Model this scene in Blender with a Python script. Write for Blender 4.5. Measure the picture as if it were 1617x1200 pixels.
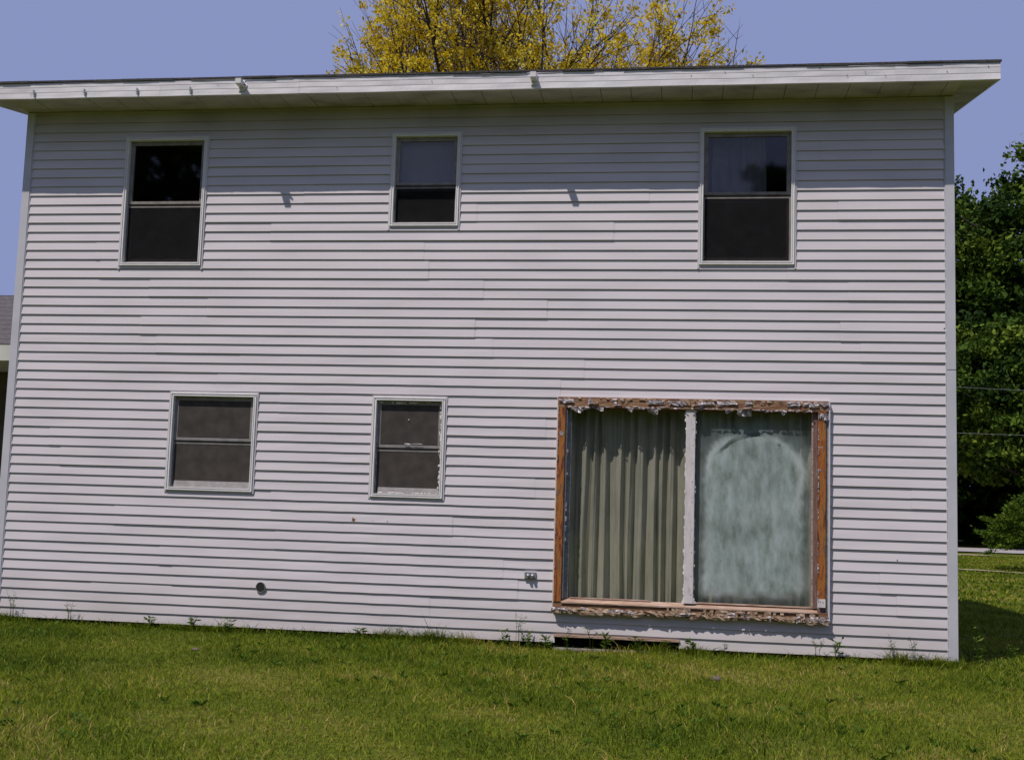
import bpy, math, random
import numpy as np
from mathutils import Vector, Matrix

random.seed(7)
RS = np.random.RandomState(11)
for o in list(bpy.data.objects):
    bpy.data.objects.remove(o)
scene = bpy.context.scene
COL = scene.collection

# ------------------------------------------------------------------ camera, light
cam_d = bpy.data.cameras.new("camera")
cam = bpy.data.objects.new("camera", cam_d)
COL.objects.link(cam)
cr = Vector((0.9894, 0.1419, 0.0312)); cu = Vector((-0.0157, -0.1088, 0.9939)); cf = Vector((-0.1444, 0.9839, 0.1054))
M = Matrix.Identity(4)
for i in range(3):
    M[i][0] = cr[i]; M[i][1] = cu[i]; M[i][2] = -cf[i]
M[0][3], M[1][3], M[2][3] = 0.0, -11.8816, 1.3376
cam.matrix_world = M
cam_d.sensor_width = 36.0
cam_d.lens = 36.0 * 1863.6 / 1617.0
cam_d.clip_start = 0.05
cam_d.clip_end = 1500
scene.camera = cam

SUN = Vector((0.73, 1.0, -2.1)).normalized()          # direction the light travels
el = math.asin(-SUN.z); az = math.atan2(-SUN.x, -SUN.y)
w = bpy.data.worlds.new("World"); scene.world = w; w.use_nodes = True
nt = w.node_tree
bg = nt.nodes['Background']
sky = nt.nodes.new('ShaderNodeTexSky'); sky.sky_type = 'NISHITA'; sky.sun_disc = False
sky.sun_elevation = el; sky.sun_rotation = az % (2 * math.pi)
sky.air_density = 1.0; sky.dust_density = 1.4; sky.ozone_density = 2.2; sky.altitude = 200
tint = nt.nodes.new('ShaderNodeMix'); tint.data_type = 'RGBA'; tint.blend_type = 'MULTIPLY'
tint.inputs[0].default_value = 1.0
tint.inputs[7].default_value = (2.4, 2.08, 1.62, 1)
cap = nt.nodes.new('ShaderNodeMix'); cap.data_type = 'RGBA'; cap.blend_type = 'DARKEN'; cap.inputs[0].default_value = 1.0
cap.inputs[7].default_value = (1.90, 2.28, 4.1, 1)         # hazy spring sky: the glow round the sun is flattened
nt.links.new(sky.outputs[0], tint.inputs[6]); nt.links.new(tint.outputs[2], cap.inputs[6]); nt.links.new(cap.outputs[2], bg.inputs[0])
bg.inputs[1].default_value = 0.13
sd = bpy.data.lights.new("sun", 'SUN'); sd.energy = 3.75; sd.angle = math.radians(0.5); sd.color = (1.0, 0.93, 0.87)
so = bpy.data.objects.new("sun", sd); COL.objects.link(so)
so.rotation_mode = 'QUATERNION'; so.rotation_quaternion = SUN.to_track_quat('-Z', 'Y'); so.location = (-10, -15, 30)
scene.view_settings.view_transform = 'Standard'; scene.view_settings.look = 'None'
scene.view_settings.exposure = 0.0; scene.view_settings.gamma = 1.0
scene.render.engine = 'CYCLES'

# ------------------------------------------------------------------ materials
def new_mat(name):
    m = bpy.data.materials.new(name); m.use_nodes = True
    return m, m.node_tree, m.node_tree.nodes['Principled BSDF']

def ramp(nt, stops):
    r = nt.nodes.new('ShaderNodeValToRGB')
    e = r.color_ramp.elements
    e[0].position, e[0].color = stops[0][0], (*stops[0][1], 1)
    e[1].position, e[1].color = stops[-1][0], (*stops[-1][1], 1)
    for p, c in stops[1:-1]:
        n = e.new(p); n.color = (*c, 1)
    return r

def noise_mat(name, stops, scale=5, detail=6, rough=0.7, stretch=(1, 1, 1), bump=0.0, bscale=None, metal=0.0, spec=0.5, distort=0.0):
    m, nt, b = new_mat(name)
    tc = nt.nodes.new('ShaderNodeTexCoord'); mp = nt.nodes.new('ShaderNodeMapping')
    mp.inputs['Scale'].default_value = stretch
    n = nt.nodes.new('ShaderNodeTexNoise'); n.inputs['Scale'].default_value = scale
    n.inputs['Detail'].default_value = detail; n.inputs['Distortion'].default_value = distort
    n.inputs['Roughness'].default_value = 0.62
    r = ramp(nt, stops)
    nt.links.new(tc.outputs['Object'], mp.inputs[0]); nt.links.new(mp.outputs[0], n.inputs['Vector'])
    nt.links.new(n.outputs['Fac'], r.inputs[0]); nt.links.new(r.outputs[0], b.inputs['Base Color'])
    b.inputs['Roughness'].default_value = rough; b.inputs['Metallic'].default_value = metal
    b.inputs['Specular IOR Level'].default_value = spec
    if bump:
        n2 = nt.nodes.new('ShaderNodeTexNoise'); n2.inputs['Scale'].default_value = bscale or scale * 4
        n2.inputs['Detail'].default_value = 5
        nt.links.new(mp.outputs[0], n2.inputs['Vector'])
        bp = nt.nodes.new('ShaderNodeBump'); bp.inputs['Strength'].default_value = bump; bp.inputs['Distance'].default_value = 0.01
        nt.links.new(n2.outputs['Fac'], bp.inputs['Height']); nt.links.new(bp.outputs[0], b.inputs['Normal'])
    return m

def attr_mat(name, stops, rough=0.6, transl=0.0, attr='rnd', spec=0.3):
    """colour picked by a per-face random value: leaf and blade variety"""
    m, nt, b = new_mat(name)
    a = nt.nodes.new('ShaderNodeAttribute'); a.attribute_name = attr
    r = ramp(nt, stops)
    nt.links.new(a.outputs['Fac'], r.inputs[0]); nt.links.new(r.outputs[0], b.inputs['Base Color'])
    b.inputs['Roughness'].default_value = rough; b.inputs['Specular IOR Level'].default_value = spec
    if transl:
        t = nt.nodes.new('ShaderNodeBsdfTranslucent'); mx = nt.nodes.new('ShaderNodeMixShader')
        mx.inputs[0].default_value = transl
        nt.links.new(r.outputs[0], t.inputs[0])
        nt.links.new(b.outputs[0], mx.inputs[1]); nt.links.new(t.outputs[0], mx.inputs[2])
        nt.links.new(mx.outputs[0], nt.nodes['Material Output'].inputs[0])
    return m

def siding_mat(name, base):
    m, nt, b = new_mat(name)
    tc = nt.nodes.new('ShaderNodeTexCoord')
    mp = nt.nodes.new('ShaderNodeMapping'); mp.inputs['Scale'].default_value = (0.5, 0.5, 3.0)
    n = nt.nodes.new('ShaderNodeTexNoise'); n.inputs['Scale'].default_value = 2.2; n.inputs['Detail'].default_value = 8
    nt.links.new(tc.outputs['Object'], mp.inputs[0]); nt.links.new(mp.outputs[0], n.inputs['Vector'])
    r = ramp(nt, [(0.3, tuple(c * 0.90 for c in base)), (0.55, base), (0.75, tuple(min(1, c * 1.04) for c in base))])
    nt.links.new(n.outputs['Fac'], r.inputs[0])
    # grime and mildew band in the top courses, splashed dirt low on the wall (both are real stains with ragged edges)
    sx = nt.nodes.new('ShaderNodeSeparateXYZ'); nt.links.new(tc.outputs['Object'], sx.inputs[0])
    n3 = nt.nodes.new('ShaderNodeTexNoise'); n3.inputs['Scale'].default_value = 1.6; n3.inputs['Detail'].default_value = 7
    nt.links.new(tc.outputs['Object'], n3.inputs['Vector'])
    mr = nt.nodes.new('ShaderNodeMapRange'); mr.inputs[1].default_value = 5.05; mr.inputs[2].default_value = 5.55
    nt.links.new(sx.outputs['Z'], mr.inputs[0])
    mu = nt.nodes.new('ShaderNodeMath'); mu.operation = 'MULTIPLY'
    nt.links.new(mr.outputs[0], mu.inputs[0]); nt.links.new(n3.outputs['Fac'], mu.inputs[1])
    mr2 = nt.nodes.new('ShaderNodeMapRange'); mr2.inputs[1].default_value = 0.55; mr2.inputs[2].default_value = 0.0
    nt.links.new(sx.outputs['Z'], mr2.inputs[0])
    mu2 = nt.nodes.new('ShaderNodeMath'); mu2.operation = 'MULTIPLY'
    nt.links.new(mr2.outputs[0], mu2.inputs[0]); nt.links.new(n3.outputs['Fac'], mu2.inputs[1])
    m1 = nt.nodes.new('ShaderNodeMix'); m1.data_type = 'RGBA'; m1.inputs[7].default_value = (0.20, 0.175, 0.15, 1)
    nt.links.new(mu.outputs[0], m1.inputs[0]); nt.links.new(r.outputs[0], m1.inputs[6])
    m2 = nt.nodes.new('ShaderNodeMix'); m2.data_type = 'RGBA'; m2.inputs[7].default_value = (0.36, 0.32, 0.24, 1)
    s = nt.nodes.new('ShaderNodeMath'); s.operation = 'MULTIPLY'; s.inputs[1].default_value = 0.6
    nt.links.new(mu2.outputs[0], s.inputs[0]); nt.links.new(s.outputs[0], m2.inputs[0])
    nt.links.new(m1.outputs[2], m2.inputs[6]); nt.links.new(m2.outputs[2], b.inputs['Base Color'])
    b.inputs['Roughness'].default_value = 0.55; b.inputs['Specular IOR Level'].default_value = 0.3
    n4 = nt.nodes.new('ShaderNodeTexNoise'); n4.inputs['Scale'].default_value = 60; n4.inputs['Detail'].default_value = 4
    mp2 = nt.nodes.new('ShaderNodeMapping'); mp2.inputs['Scale'].default_value = (0.25, 1, 1)
    nt.links.new(tc.outputs['Object'], mp2.inputs[0]); nt.links.new(mp2.outputs[0], n4.inputs['Vector'])
    bp = nt.nodes.new('ShaderNodeBump'); bp.inputs['Strength'].default_value = 0.12; bp.inputs['Distance'].default_value = 0.003
    nt.links.new(n4.outputs['Fac'], bp.inputs['Height']); nt.links.new(bp.outputs[0], b.inputs['Normal'])
    return m

MAT = {}
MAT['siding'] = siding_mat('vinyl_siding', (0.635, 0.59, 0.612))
MAT['trim'] = noise_mat('trim_vinyl', [(0.3, (0.55, 0.53, 0.55)), (0.7, (0.66, 0.62, 0.64))], 3, rough=0.5)
MAT['post'] = noise_mat('corner_post_vinyl', [(0.35, (0.50, 0.50, 0.54)), (0.7, (0.60, 0.58, 0.62))], 2.5, rough=0.5)
MAT['frame'] = noise_mat('cream_window_frame', [(0.3, (0.72, 0.70, 0.69)), (0.7, (0.82, 0.80, 0.79))], 6, rough=0.5)
MAT['fascia'] = noise_mat('fascia_aluminium', [(0.3, (0.58, 0.55, 0.56)), (0.5, (0.72, 0.69, 0.70)), (0.75, (0.77, 0.75, 0.75))], 2.0, rough=0.42, stretch=(0.6, 1, 12))
MAT['soffit'] = noise_mat('dirty_soffit', [(0.3, (0.27, 0.235, 0.21)), (0.5, (0.45, 0.405, 0.385)), (0.75, (0.56, 0.51, 0.49))], 2.5, rough=0.6, stretch=(1, 2, 1))
MAT['groove'] = noise_mat('groove_dark', [(0.3, (0.05, 0.05, 0.04)), (0.7, (0.09, 0.08, 0.06))], 5)
MAT['shingle'] = noise_mat('dark_shingle', [(0.35, (0.03, 0.028, 0.03)), (0.65, (0.09, 0.08, 0.08))], 30, rough=0.95, bump=0.6)
MAT['sash'] = noise_mat('taupe_sash', [(0.35, (0.17, 0.15, 0.14)), (0.65, (0.27, 0.245, 0.23))], 12, rough=0.6)
MAT['sash_light'] = noise_mat('grey_sash', [(0.35, (0.20, 0.185, 0.18)), (0.65, (0.29, 0.27, 0.265))], 12, rough=0.6)
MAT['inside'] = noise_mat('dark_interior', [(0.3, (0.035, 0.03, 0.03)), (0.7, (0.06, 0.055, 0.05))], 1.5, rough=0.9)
MAT['concrete'] = noise_mat('concrete', [(0.3, (0.22, 0.21, 0.19)), (0.7, (0.38, 0.36, 0.33))], 10, rough=0.9, bump=0.4)
MAT['wood_orange'] = noise_mat('orange_stained_wood', [(0.30, (0.05, 0.018, 0.010)), (0.42, (0.20, 0.055, 0.015)), (0.51, (0.38, 0.125, 0.022)), (0.575, (0.33, 0.145, 0.03)), (0.64, (0.15, 0.075, 0.04)), (0.70, (0.20, 0.12, 0.08)), (0.8, (0.06, 0.03, 0.02))], 4, detail=9, rough=0.55, stretch=(7, 7, 1.1), bump=0.5, bscale=20, distort=0.6)
MAT['wood_brown'] = noise_mat('weathered_brown_wood', [(0.25, (0.05, 0.022, 0.014)), (0.45, (0.20, 0.085, 0.04)), (0.6, (0.33, 0.20, 0.10)), (0.8, (0.26, 0.20, 0.16))], 5, detail=9, rough=0.7, stretch=(1.2, 6, 9), bump=0.6, bscale=18, distort=0.5)
MAT['wood_sill'] = noise_mat('bleached_sill_wood', [(0.25, (0.20, 0.10, 0.06)), (0.5, (0.42, 0.28, 0.20)), (0.75, (0.55, 0.45, 0.40))], 6, detail=9, rough=0.7, stretch=(1, 8, 10), bump=0.6, bscale=18)
MAT['wood_mauve'] = noise_mat('mauve_brown_wood', [(0.3, (0.11, 0.055, 0.055)), (0.55, (0.20, 0.12, 0.11)), (0.75, (0.30, 0.22, 0.21))], 6, rough=0.7, stretch=(8, 8, 1), bump=0.5)
MAT['white_paint'] = noise_mat('flaking_white_paint', [(0.28, (0.30, 0.26, 0.25)), (0.42, (0.62, 0.57, 0.57)), (0.7, (0.74, 0.70, 0.70))], 7, detail=9, rough=0.5, stretch=(3, 3, 1))
MAT['foil'] = noise_mat('torn_foil_tape', [(0.3, (0.12, 0.09, 0.09)), (0.48, (0.34, 0.29, 0.30)), (0.62, (0.55, 0.50, 0.52)), (0.75, (0.88, 0.85, 0.87))], 26, rough=0.45, metal=0.2, bump=0.8, bscale=60)
MAT['paper'] = noise_mat('torn_building_paper', [(0.3, (0.14, 0.07, 0.04)), (0.5, (0.32, 0.21, 0.13)), (0.7, (0.50, 0.41, 0.33))], 22, rough=0.8, bump=0.6, bscale=50)
MAT['metal'] = noise_mat('dull_metal', [(0.3, (0.35, 0.35, 0.37)), (0.7, (0.52, 0.52, 0.54))], 15, rough=0.4, metal=0.7)
MAT['vent'] = noise_mat('vent_sleeve', [(0.3, (0.14, 0.14, 0.14)), (0.7, (0.34, 0.34, 0.34))], 25, rough=0.6)
MAT['black'] = noise_mat('painted_shade_black', [(0.3, (0.008, 0.008, 0.008)), (0.7, (0.02, 0.02, 0.02))], 5, rough=0.9)  # near-black colour that stands for shade in and under openings
MAT['rust'] = noise_mat('rust_patch', [(0.3, (0.10, 0.04, 0.02)), (0.7, (0.30, 0.13, 0.06))], 60, rough=0.9)
MAT['shade_cloth'] = noise_mat('pale_roller_shade', [(0.3, (0.20, 0.195, 0.21)), (0.7, (0.27, 0.26, 0.28))], 3, rough=0.9)
MAT['bark_dark'] = noise_mat('dark_bark', [(0.35, (0.03, 0.022, 0.022)), (0.65, (0.075, 0.055, 0.052))], 6, rough=0.95, stretch=(4, 4, 0.8), bump=0.8)
MAT['curtain'] = noise_mat('sage_green_curtain', [(0.3, (0.34, 0.34, 0.27)), (0.5, (0.44, 0.435, 0.35)), (0.7, (0.52, 0.515, 0.42))], 4, detail=8, rough=0.95, stretch=(2.5, 1, 0.6), bump=0.25, bscale=90)

def glass_mat(name, tint=(0.91, 0.91, 0.905), rough=0.03):
    m, nt, b = new_mat(name)
    nt.nodes.remove(b)
    t = nt.nodes.new('ShaderNodeBsdfTransparent'); t.inputs[0].default_value = (*tint, 1)
    g = nt.nodes.new('ShaderNodeBsdfGlossy'); g.inputs['Roughness'].default_value = rough
    ge = nt.nodes.new('ShaderNodeNewGeometry'); dt = nt.nodes.new('ShaderNodeVectorMath'); dt.operation = 'DOT_PRODUCT'
    nt.links.new(ge.outputs['Incoming'], dt.inputs[0]); nt.links.new(ge.outputs['True Normal'], dt.inputs[1])
    ab = nt.nodes.new('ShaderNodeMath'); ab.operation = 'ABSOLUTE'; nt.links.new(dt.outputs['Value'], ab.inputs[0])
    om = nt.nodes.new('ShaderNodeMath'); om.operation = 'SUBTRACT'; om.inputs[0].default_value = 1.0; nt.links.new(ab.outputs[0], om.inputs[1])
    pw = nt.nodes.new('ShaderNodeMath'); pw.operation = 'POWER'; pw.inputs[1].default_value = 5.0; nt.links.new(om.outputs[0], pw.inputs[0])
    f = nt.nodes.new('ShaderNodeMath'); f.operation = 'MULTIPLY_ADD'; f.inputs[1].default_value = 0.94; f.inputs[2].default_value = 0.045; nt.links.new(pw.outputs[0], f.inputs[0])
    mx = nt.nodes.new('ShaderNodeMixShader')
    nt.links.new(f.outputs[0], mx.inputs[0]); nt.links.new(t.outputs[0], mx.inputs[1]); nt.links.new(g.outputs[0], mx.inputs[2])
    nt.links.new(mx.outputs[0], nt.nodes['Material Output'].inputs[0])
    return m, nt, mx
MAT['glass'] = glass_mat('window_glass')[0]

def fog_mat():
    m, nt, mx = glass_mat('fogged_glass', (0.82, 0.85, 0.84))
    a = nt.nodes.new('ShaderNodeAttribute'); a.attribute_name = 'fog'
    tc = nt.nodes.new('ShaderNodeTexCoord')
    n = nt.nodes.new('ShaderNodeTexNoise'); n.inputs['Scale'].default_value = 7; n.inputs['Detail'].default_value = 9; n.inputs['Roughness'].default_value = 0.65
    mp = nt.nodes.new('ShaderNodeMapping'); mp.inputs['Scale'].default_value = (1.3, 1, 0.55)
    nt.links.new(tc.outputs['Object'], mp.inputs[0]); nt.links.new(mp.outputs[0], n.inputs['Vector'])
    r = ramp(nt, [(0.32, (0.17, 0.21, 0.18)), (0.45, (0.27, 0.33, 0.305)), (0.56, (0.35, 0.42, 0.405)), (0.68, (0.43, 0.51, 0.51))])
    nt.links.new(n.outputs['Fac'], r.inputs[0])
    rim = nt.nodes.new('ShaderNodeAttribute'); rim.attribute_name = 'rim'
    rm = nt.nodes.new('ShaderNodeMix'); rm.data_type = 'RGBA'; rm.inputs[7].default_value = (0.60, 0.64, 0.65, 1)
    nt.links.new(rim.outputs['Fac'], rm.inputs[0]); nt.links.new(r.outputs[0], rm.inputs[6])
    d = nt.nodes.new('ShaderNodeBsdfDiffuse'); nt.links.new(rm.outputs[2], d.inputs[0])
    m2 = nt.nodes.new('ShaderNodeMixShader')
    nt.links.new(a.outputs['Fac'], m2.inputs[0]); nt.links.new(mx.outputs[0], m2.inputs[1]); nt.links.new(d.outputs[0], m2.inputs[2])
    nt.links.new(m2.outputs[0], nt.nodes['Material Output'].inputs[0])
    return m
MAT['fog'] = fog_mat()

def screen_mat(name, col, opac):
    m, nt, b = new_mat(name)
    tc = nt.nodes.new('ShaderNodeTexCoord')
    n = nt.nodes.new('ShaderNodeTexNoise'); n.inputs['Scale'].default_value = 9; n.inputs['Detail'].default_value = 8
    nt.links.new(tc.outputs['Object'], n.inputs['Vector'])
    r = ramp(nt, [(0.3, tuple(c * 0.8 for c in col)), (0.7, tuple(c * 1.2 for c in col))])
    nt.links.new(n.outputs['Fac'], r.inputs[0]); nt.links.new(r.outputs[0], b.inputs['Base Color'])
    b.inputs['Roughness'].default_value = 0.9; b.inputs['Specular IOR Level'].default_value = 0.1
    t = nt.nodes.new('ShaderNodeBsdfTransparent'); mx = nt.nodes.new('ShaderNodeMixShader'); mx.inputs[0].default_value = opac
    nt.links.new(t.outputs[0], mx.inputs[1]); nt.links.new(b.outputs[0], mx.inputs[2])
    nt.links.new(mx.outputs[0], nt.nodes['Material Output'].inputs[0])
    return m
MAT['screen'] = screen_mat('insect_screen', (0.018, 0.017, 0.018), 0.55)
MAT['screen_brown'] = screen_mat('brown_insect_screen', (0.075, 0.066, 0.060), 0.88)

MAT['yellow_leaf'] = attr_mat('yellow_leaves', [(0.0, (0.30, 0.27, 0.02)), (0.4, (0.68, 0.49, 0.018)), (0.75, (0.86, 0.66, 0.035)), (1.0, (0.82, 0.80, 0.18))], 0.6, 0.5, spec=0.15)
MAT['green_leaf'] = attr_mat('green_leaves', [(0.0, (0.018, 0.040, 0.008)), (0.55, (0.065, 0.120, 0.014)), (1.0, (0.17, 0.235, 0.028))], 0.7, 0.25, spec=0.08)
MAT['shrub_leaf'] = attr_mat('evergreen_shrub_leaves', [(0.0, (0.028, 0.055, 0.007)), (0.6, (0.085, 0.145, 0.013)), (1.0, (0.17, 0.235, 0.028))], 0.7, 0.2, spec=0.08)
MAT['grass_blade'] = attr_mat('grass_blades', [(0.0, (0.034, 0.072, 0.005)), (0.35, (0.140, 0.195, 0.011)), (0.58, (0.250, 0.280, 0.022)), (0.76, (0.32, 0.255, 0.05)), (1.0, (0.46, 0.34, 0.13))], 0.6, 0.30, spec=0.08)
MAT['weed'] = attr_mat('weed_green', [(0.0, (0.045, 0.095, 0.008)), (0.6, (0.10, 0.17, 0.018)), (1.0, (0.18, 0.22, 0.05))], 0.6, 0.3, spec=0.1)

# ------------------------------------------------------------------ mesh helpers
class MB:
    def __init__(s):
        s.v = []; s.f = []
    def quad(s, a, b, c, d):
        n = len(s.v); s.v += [a, b, c, d]; s.f.append((n, n + 1, n + 2, n + 3))
    def poly(s, pts):
        n = len(s.v); s.v += list(pts); s.f.append(tuple(range(n, n + len(pts))))
    def box(s, x0, x1, y0, y1, z0, z1):
        n = len(s.v)
        s.v += [(x0, y0, z0), (x1, y0, z0), (x1, y1, z0), (x0, y1, z0), (x0, y0, z1), (x1, y0, z1), (x1, y1, z1), (x0, y1, z1)]
        s.f += [tuple(n + i for i in q) for q in ((0, 3, 2, 1), (4, 5, 6, 7), (0, 1, 5, 4), (1, 2, 6, 5), (2, 3, 7, 6), (3, 0, 4, 7))]
    def ring(s, x0, x1, z0, z1, t, y0, y1, tb=None):
        tb = t if tb is None else tb
        s.box(x0, x1, y0, y1, z1 - t, z1); s.box(x0, x1, y0, y1, z0, z0 + tb)
        s.box(x0, x0 + t, y0, y1, z0 + tb, z1 - t); s.box(x1 - t, x1, y0, y1, z0 + tb, z1 - t)
    def tube(s, pts, rads, n=6):
        pts = [Vector(p) for p in pts]; rings = []
        for i, p in enumerate(pts):
            d = (pts[min(i + 1, len(pts) - 1)] - pts[max(i - 1, 0)]).normalized()
            a = d.cross(Vector((0.31, 0.2, 0.93)))
            if a.length < 1e-3: a = d.cross(Vector((1, 0, 0)))
            a.normalize(); b = d.cross(a)
            k = len(s.v)
            for j in range(n):
                t = 2 * math.pi * j / n
                s.v.append(tuple(p + (a * math.cos(t) + b * math.sin(t)) * rads[i]))
            rings.append(k)
        for i in range(len(rings) - 1):
            for j in range(n):
                s.f.append((rings[i] + j, rings[i] + (j + 1) % n, rings[i + 1] + (j + 1) % n, rings[i + 1] + j))
        s.f.append(tuple(rings[0] + j for j in reversed(range(n)))); s.f.append(tuple(rings[-1] + j for j in range(n)))
    def build(s, name, mat, parent=None, smooth=False, bevel=0.0):
        me = bpy.data.meshes.new(name); me.from_pydata([tuple(p) for p in s.v], [], s.f); me.update()
        o = bpy.data.objects.new(name, me); COL.objects.link(o)
        me.materials.append(mat)
        if smooth: me.polygons.foreach_set('use_smooth', [True] * len(me.polygons))
        if parent: o.parent = parent
        if bevel:
            b = o.modifiers.new('bevel', 'BEVEL'); b.width = bevel; b.segments = 2; b.limit_method = 'ANGLE'
        return o

def np_mesh(name, verts, nper, mat, parent=None, rnd=None, faces=None):
    """verts (F*nper,3): separate polygons of nper corners each; rnd one value per polygon"""
    me = bpy.data.meshes.new(name)
    nv = len(verts); me.vertices.add(nv); me.vertices.foreach_set('co', np.ascontiguousarray(verts, dtype=np.float32).ravel())
    if faces is None:
        nf = nv // nper; li = np.arange(nv, dtype=np.int32); ls = np.arange(nf, dtype=np.int32) * nper; lt = np.full(nf, nper, dtype=np.int32)
    else:
        li, ls, lt = faces; nf = len(ls)
    me.loops.add(len(li)); me.loops.foreach_set('vertex_index', li)
    me.polygons.add(nf); me.polygons.foreach_set('loop_start', ls); me.polygons.foreach_set('loop_total', lt)
    me.update(calc_edges=True)
    if rnd is not None:
        a = me.attributes.new('rnd', 'FLOAT', 'FACE'); a.data.foreach_set('value', np.asarray(rnd, dtype=np.float32))
    me.materials.append(mat)
    o = bpy.data.objects.new(name, me); COL.objects.link(o)
    if parent: o.parent = parent
    return o

def tag(o, label=None, cat=None, group=None, kind=None):
    if label: o['label'] = label
    if cat: o['category'] = cat
    if group: o['group'] = group
    if kind: o['kind'] = kind
    return o
def empty(name, loc=(0, 0, 0), label=None, cat=None, group=None):
    o = bpy.data.objects.new(name, None); COL.objects.link(o); o.location = loc; o.empty_display_size = 0.3
    return tag(o, label, cat, group)

_wd = [(RS.uniform(0, 2 * math.pi), RS.uniform(0, 6.28), RS.uniform(0.6, 1.6)) for _ in range(12)]
def wn(x, y, s=1.0, k=8, off=0):
    """cheap smooth noise, about -1..1, works on arrays"""
    r = 0
    for i in range(k):
        a, p, f = _wd[(i + off) % 12]
        r = r + np.sin((x * math.cos(a) + y * math.sin(a)) * f * (1.35 ** i) * s + p * (i + 1 + off)) / (1.22 ** i)
    return r / 3.0

# ------------------------------------------------------------------ ground
def gz(x, y):
    return -0.055 + 0.012 * wn(x, y, 1.3) + 0.006 * wn(x, y, 4.0, 5, 3)
def graded(lo, hi, c0, c1, step, grow=1.25):
    a = list(np.arange(c0, c1 + 1e-6, step)); s = step
    while a[-1] < hi: s *= grow; a.append(min(hi, a[-1] + s))
    s = step; b = []
    x = c0
    while x > lo: s *= grow; x = max(lo, x - s); b.append(x)
    return np.array(b[::-1] + a)
gx = graded(-700, 700, -9, 7, 0.2); gy = graded(-500, 900, -8, 10, 0.2)
X, Y = np.meshgrid(gx, gy)
Z = gz(X, Y)
nx, ny = len(gx), len(gy)
V = np.stack([X, Y, Z], -1).reshape(-1, 3)
idx = np.arange(nx * ny).reshape(ny, nx)
F = np.stack([idx[:-1, :-1], idx[:-1, 1:], idx[1:, 1:], idx[1:, :-1]], -1).reshape(-1, 4)
def ground_mat():
    m, nt, b = new_mat('lawn_ground')
    tc = nt.nodes.new('ShaderNodeTexCoord')
    n = nt.nodes.new('ShaderNodeTexNoise'); n.inputs['Scale'].default_value = 0.9; n.inputs['Detail'].default_value = 10; n.inputs['Roughness'].default_value = 0.7
    n2 = nt.nodes.new('ShaderNodeTexNoise'); n2.inputs['Scale'].default_value = 18; n2.inputs['Detail'].default_value = 8
    nt.links.new(tc.outputs['Object'], n.inputs['Vector']); nt.links.new(tc.outputs['Object'], n2.inputs['Vector'])
    r = ramp(nt, [(0.32, (0.055, 0.080, 0.007)), (0.5, (0.095, 0.118, 0.010)), (0.62, (0.14, 0.140, 0.025)), (0.75, (0.21, 0.17, 0.065))])
    r2 = ramp(nt, [(0.3, (0.45, 0.45, 0.45)), (0.7, (1.25, 1.25, 1.2))])
    nt.links.new(n.outputs['Fac'], r.inputs[0]); nt.links.new(n2.outputs['Fac'], r2.inputs[0])
    mx = nt.nodes.new('ShaderNodeMix'); mx.data_type = 'RGBA'; mx.blend_type = 'MULTIPLY'; mx.inputs[0].default_value = 1
    nt.links.new(r.outputs[0], mx.inputs[6]); nt.links.new(r2.outputs[0], mx.inputs[7]); nt.links.new(mx.outputs[2], b.inputs['Base Color'])
    b.inputs['Roughness'].default_value = 0.95; b.inputs['Specular IOR Level'].default_value = 0.1
    bp = nt.nodes.new('ShaderNodeBump'); bp.inputs['Strength'].default_value = 0.8; bp.inputs['Distance'].default_value = 0.04
    nt.links.new(n2.outputs['Fac'], bp.inputs['Height']); nt.links.new(bp.outputs[0], b.inputs['Normal'])
    return m
g = np_mesh('ground', V, 4, ground_mat(), faces=(F.ravel().astype(np.int32), (np.arange(len(F)) * 4).astype(np.int32), np.full(len(F), 4, np.int32)))
tag(g, kind='structure')

MAT['road'] = noise_mat('pale_road', [(0.3, (0.30, 0.27, 0.27)), (0.7, (0.40, 0.37, 0.37))], 0.8, rough=0.9, bump=0.3)
MAT['dirt'] = noise_mat('dry_dirt_track', [(0.3, (0.16, 0.13, 0.06)), (0.5, (0.30, 0.25, 0.15)), (0.7, (0.40, 0.34, 0.24))], 1.6, rough=0.95, bump=0.4)
def strip(name, pts, wid, z, mat, jag=0.0, seg=60):
    mb = MB(); P = []
    for i in range(seg + 1):
        t = i / seg * (len(pts) - 1); k = min(int(t), len(pts) - 2); f = t - k
        p = Vector(pts[k]).lerp(Vector(pts[k + 1]), f)
        d = (Vector(pts[k + 1]) - Vector(pts[k])).normalized(); n = Vector((-d.y, d.x))
        w0 = wid * (1 + jag * random.uniform(-1, 1)); w1 = wid * (1 + jag * random.uniform(-1, 1))
        P.append((p + n * w0 / 2, p - n * w1 / 2))
    for i in range(seg):
        a, b = P[i]; c, d = P[i + 1]
        zz = lambda q: float(gz(q.x, q.y)) + z
        mb.quad((a.x, a.y, zz(a)), (b.x, b.y, zz(b)), (d.x, d.y, zz(d)), (c.x, c.y, zz(c)))
    o = mb.build(name, mat); tag(o, kind='structure'); return o
strip('road', [(-90, 41), (90, 47)], 7.5, 0.05, MAT['road'], 0.01, 120)
strip('path', [(1.5, 25.5), (7.0, 22.6), (10.0, 20.3), (18, 15.5)], 0.45, 0.045, MAT['dirt'], 0.35, 50)
strip('road_verge', [(-90, 36.4), (9.5, 36.9), (12, 37.5)], 1.6, 0.02, MAT['dirt'], 0.5, 90)

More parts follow.
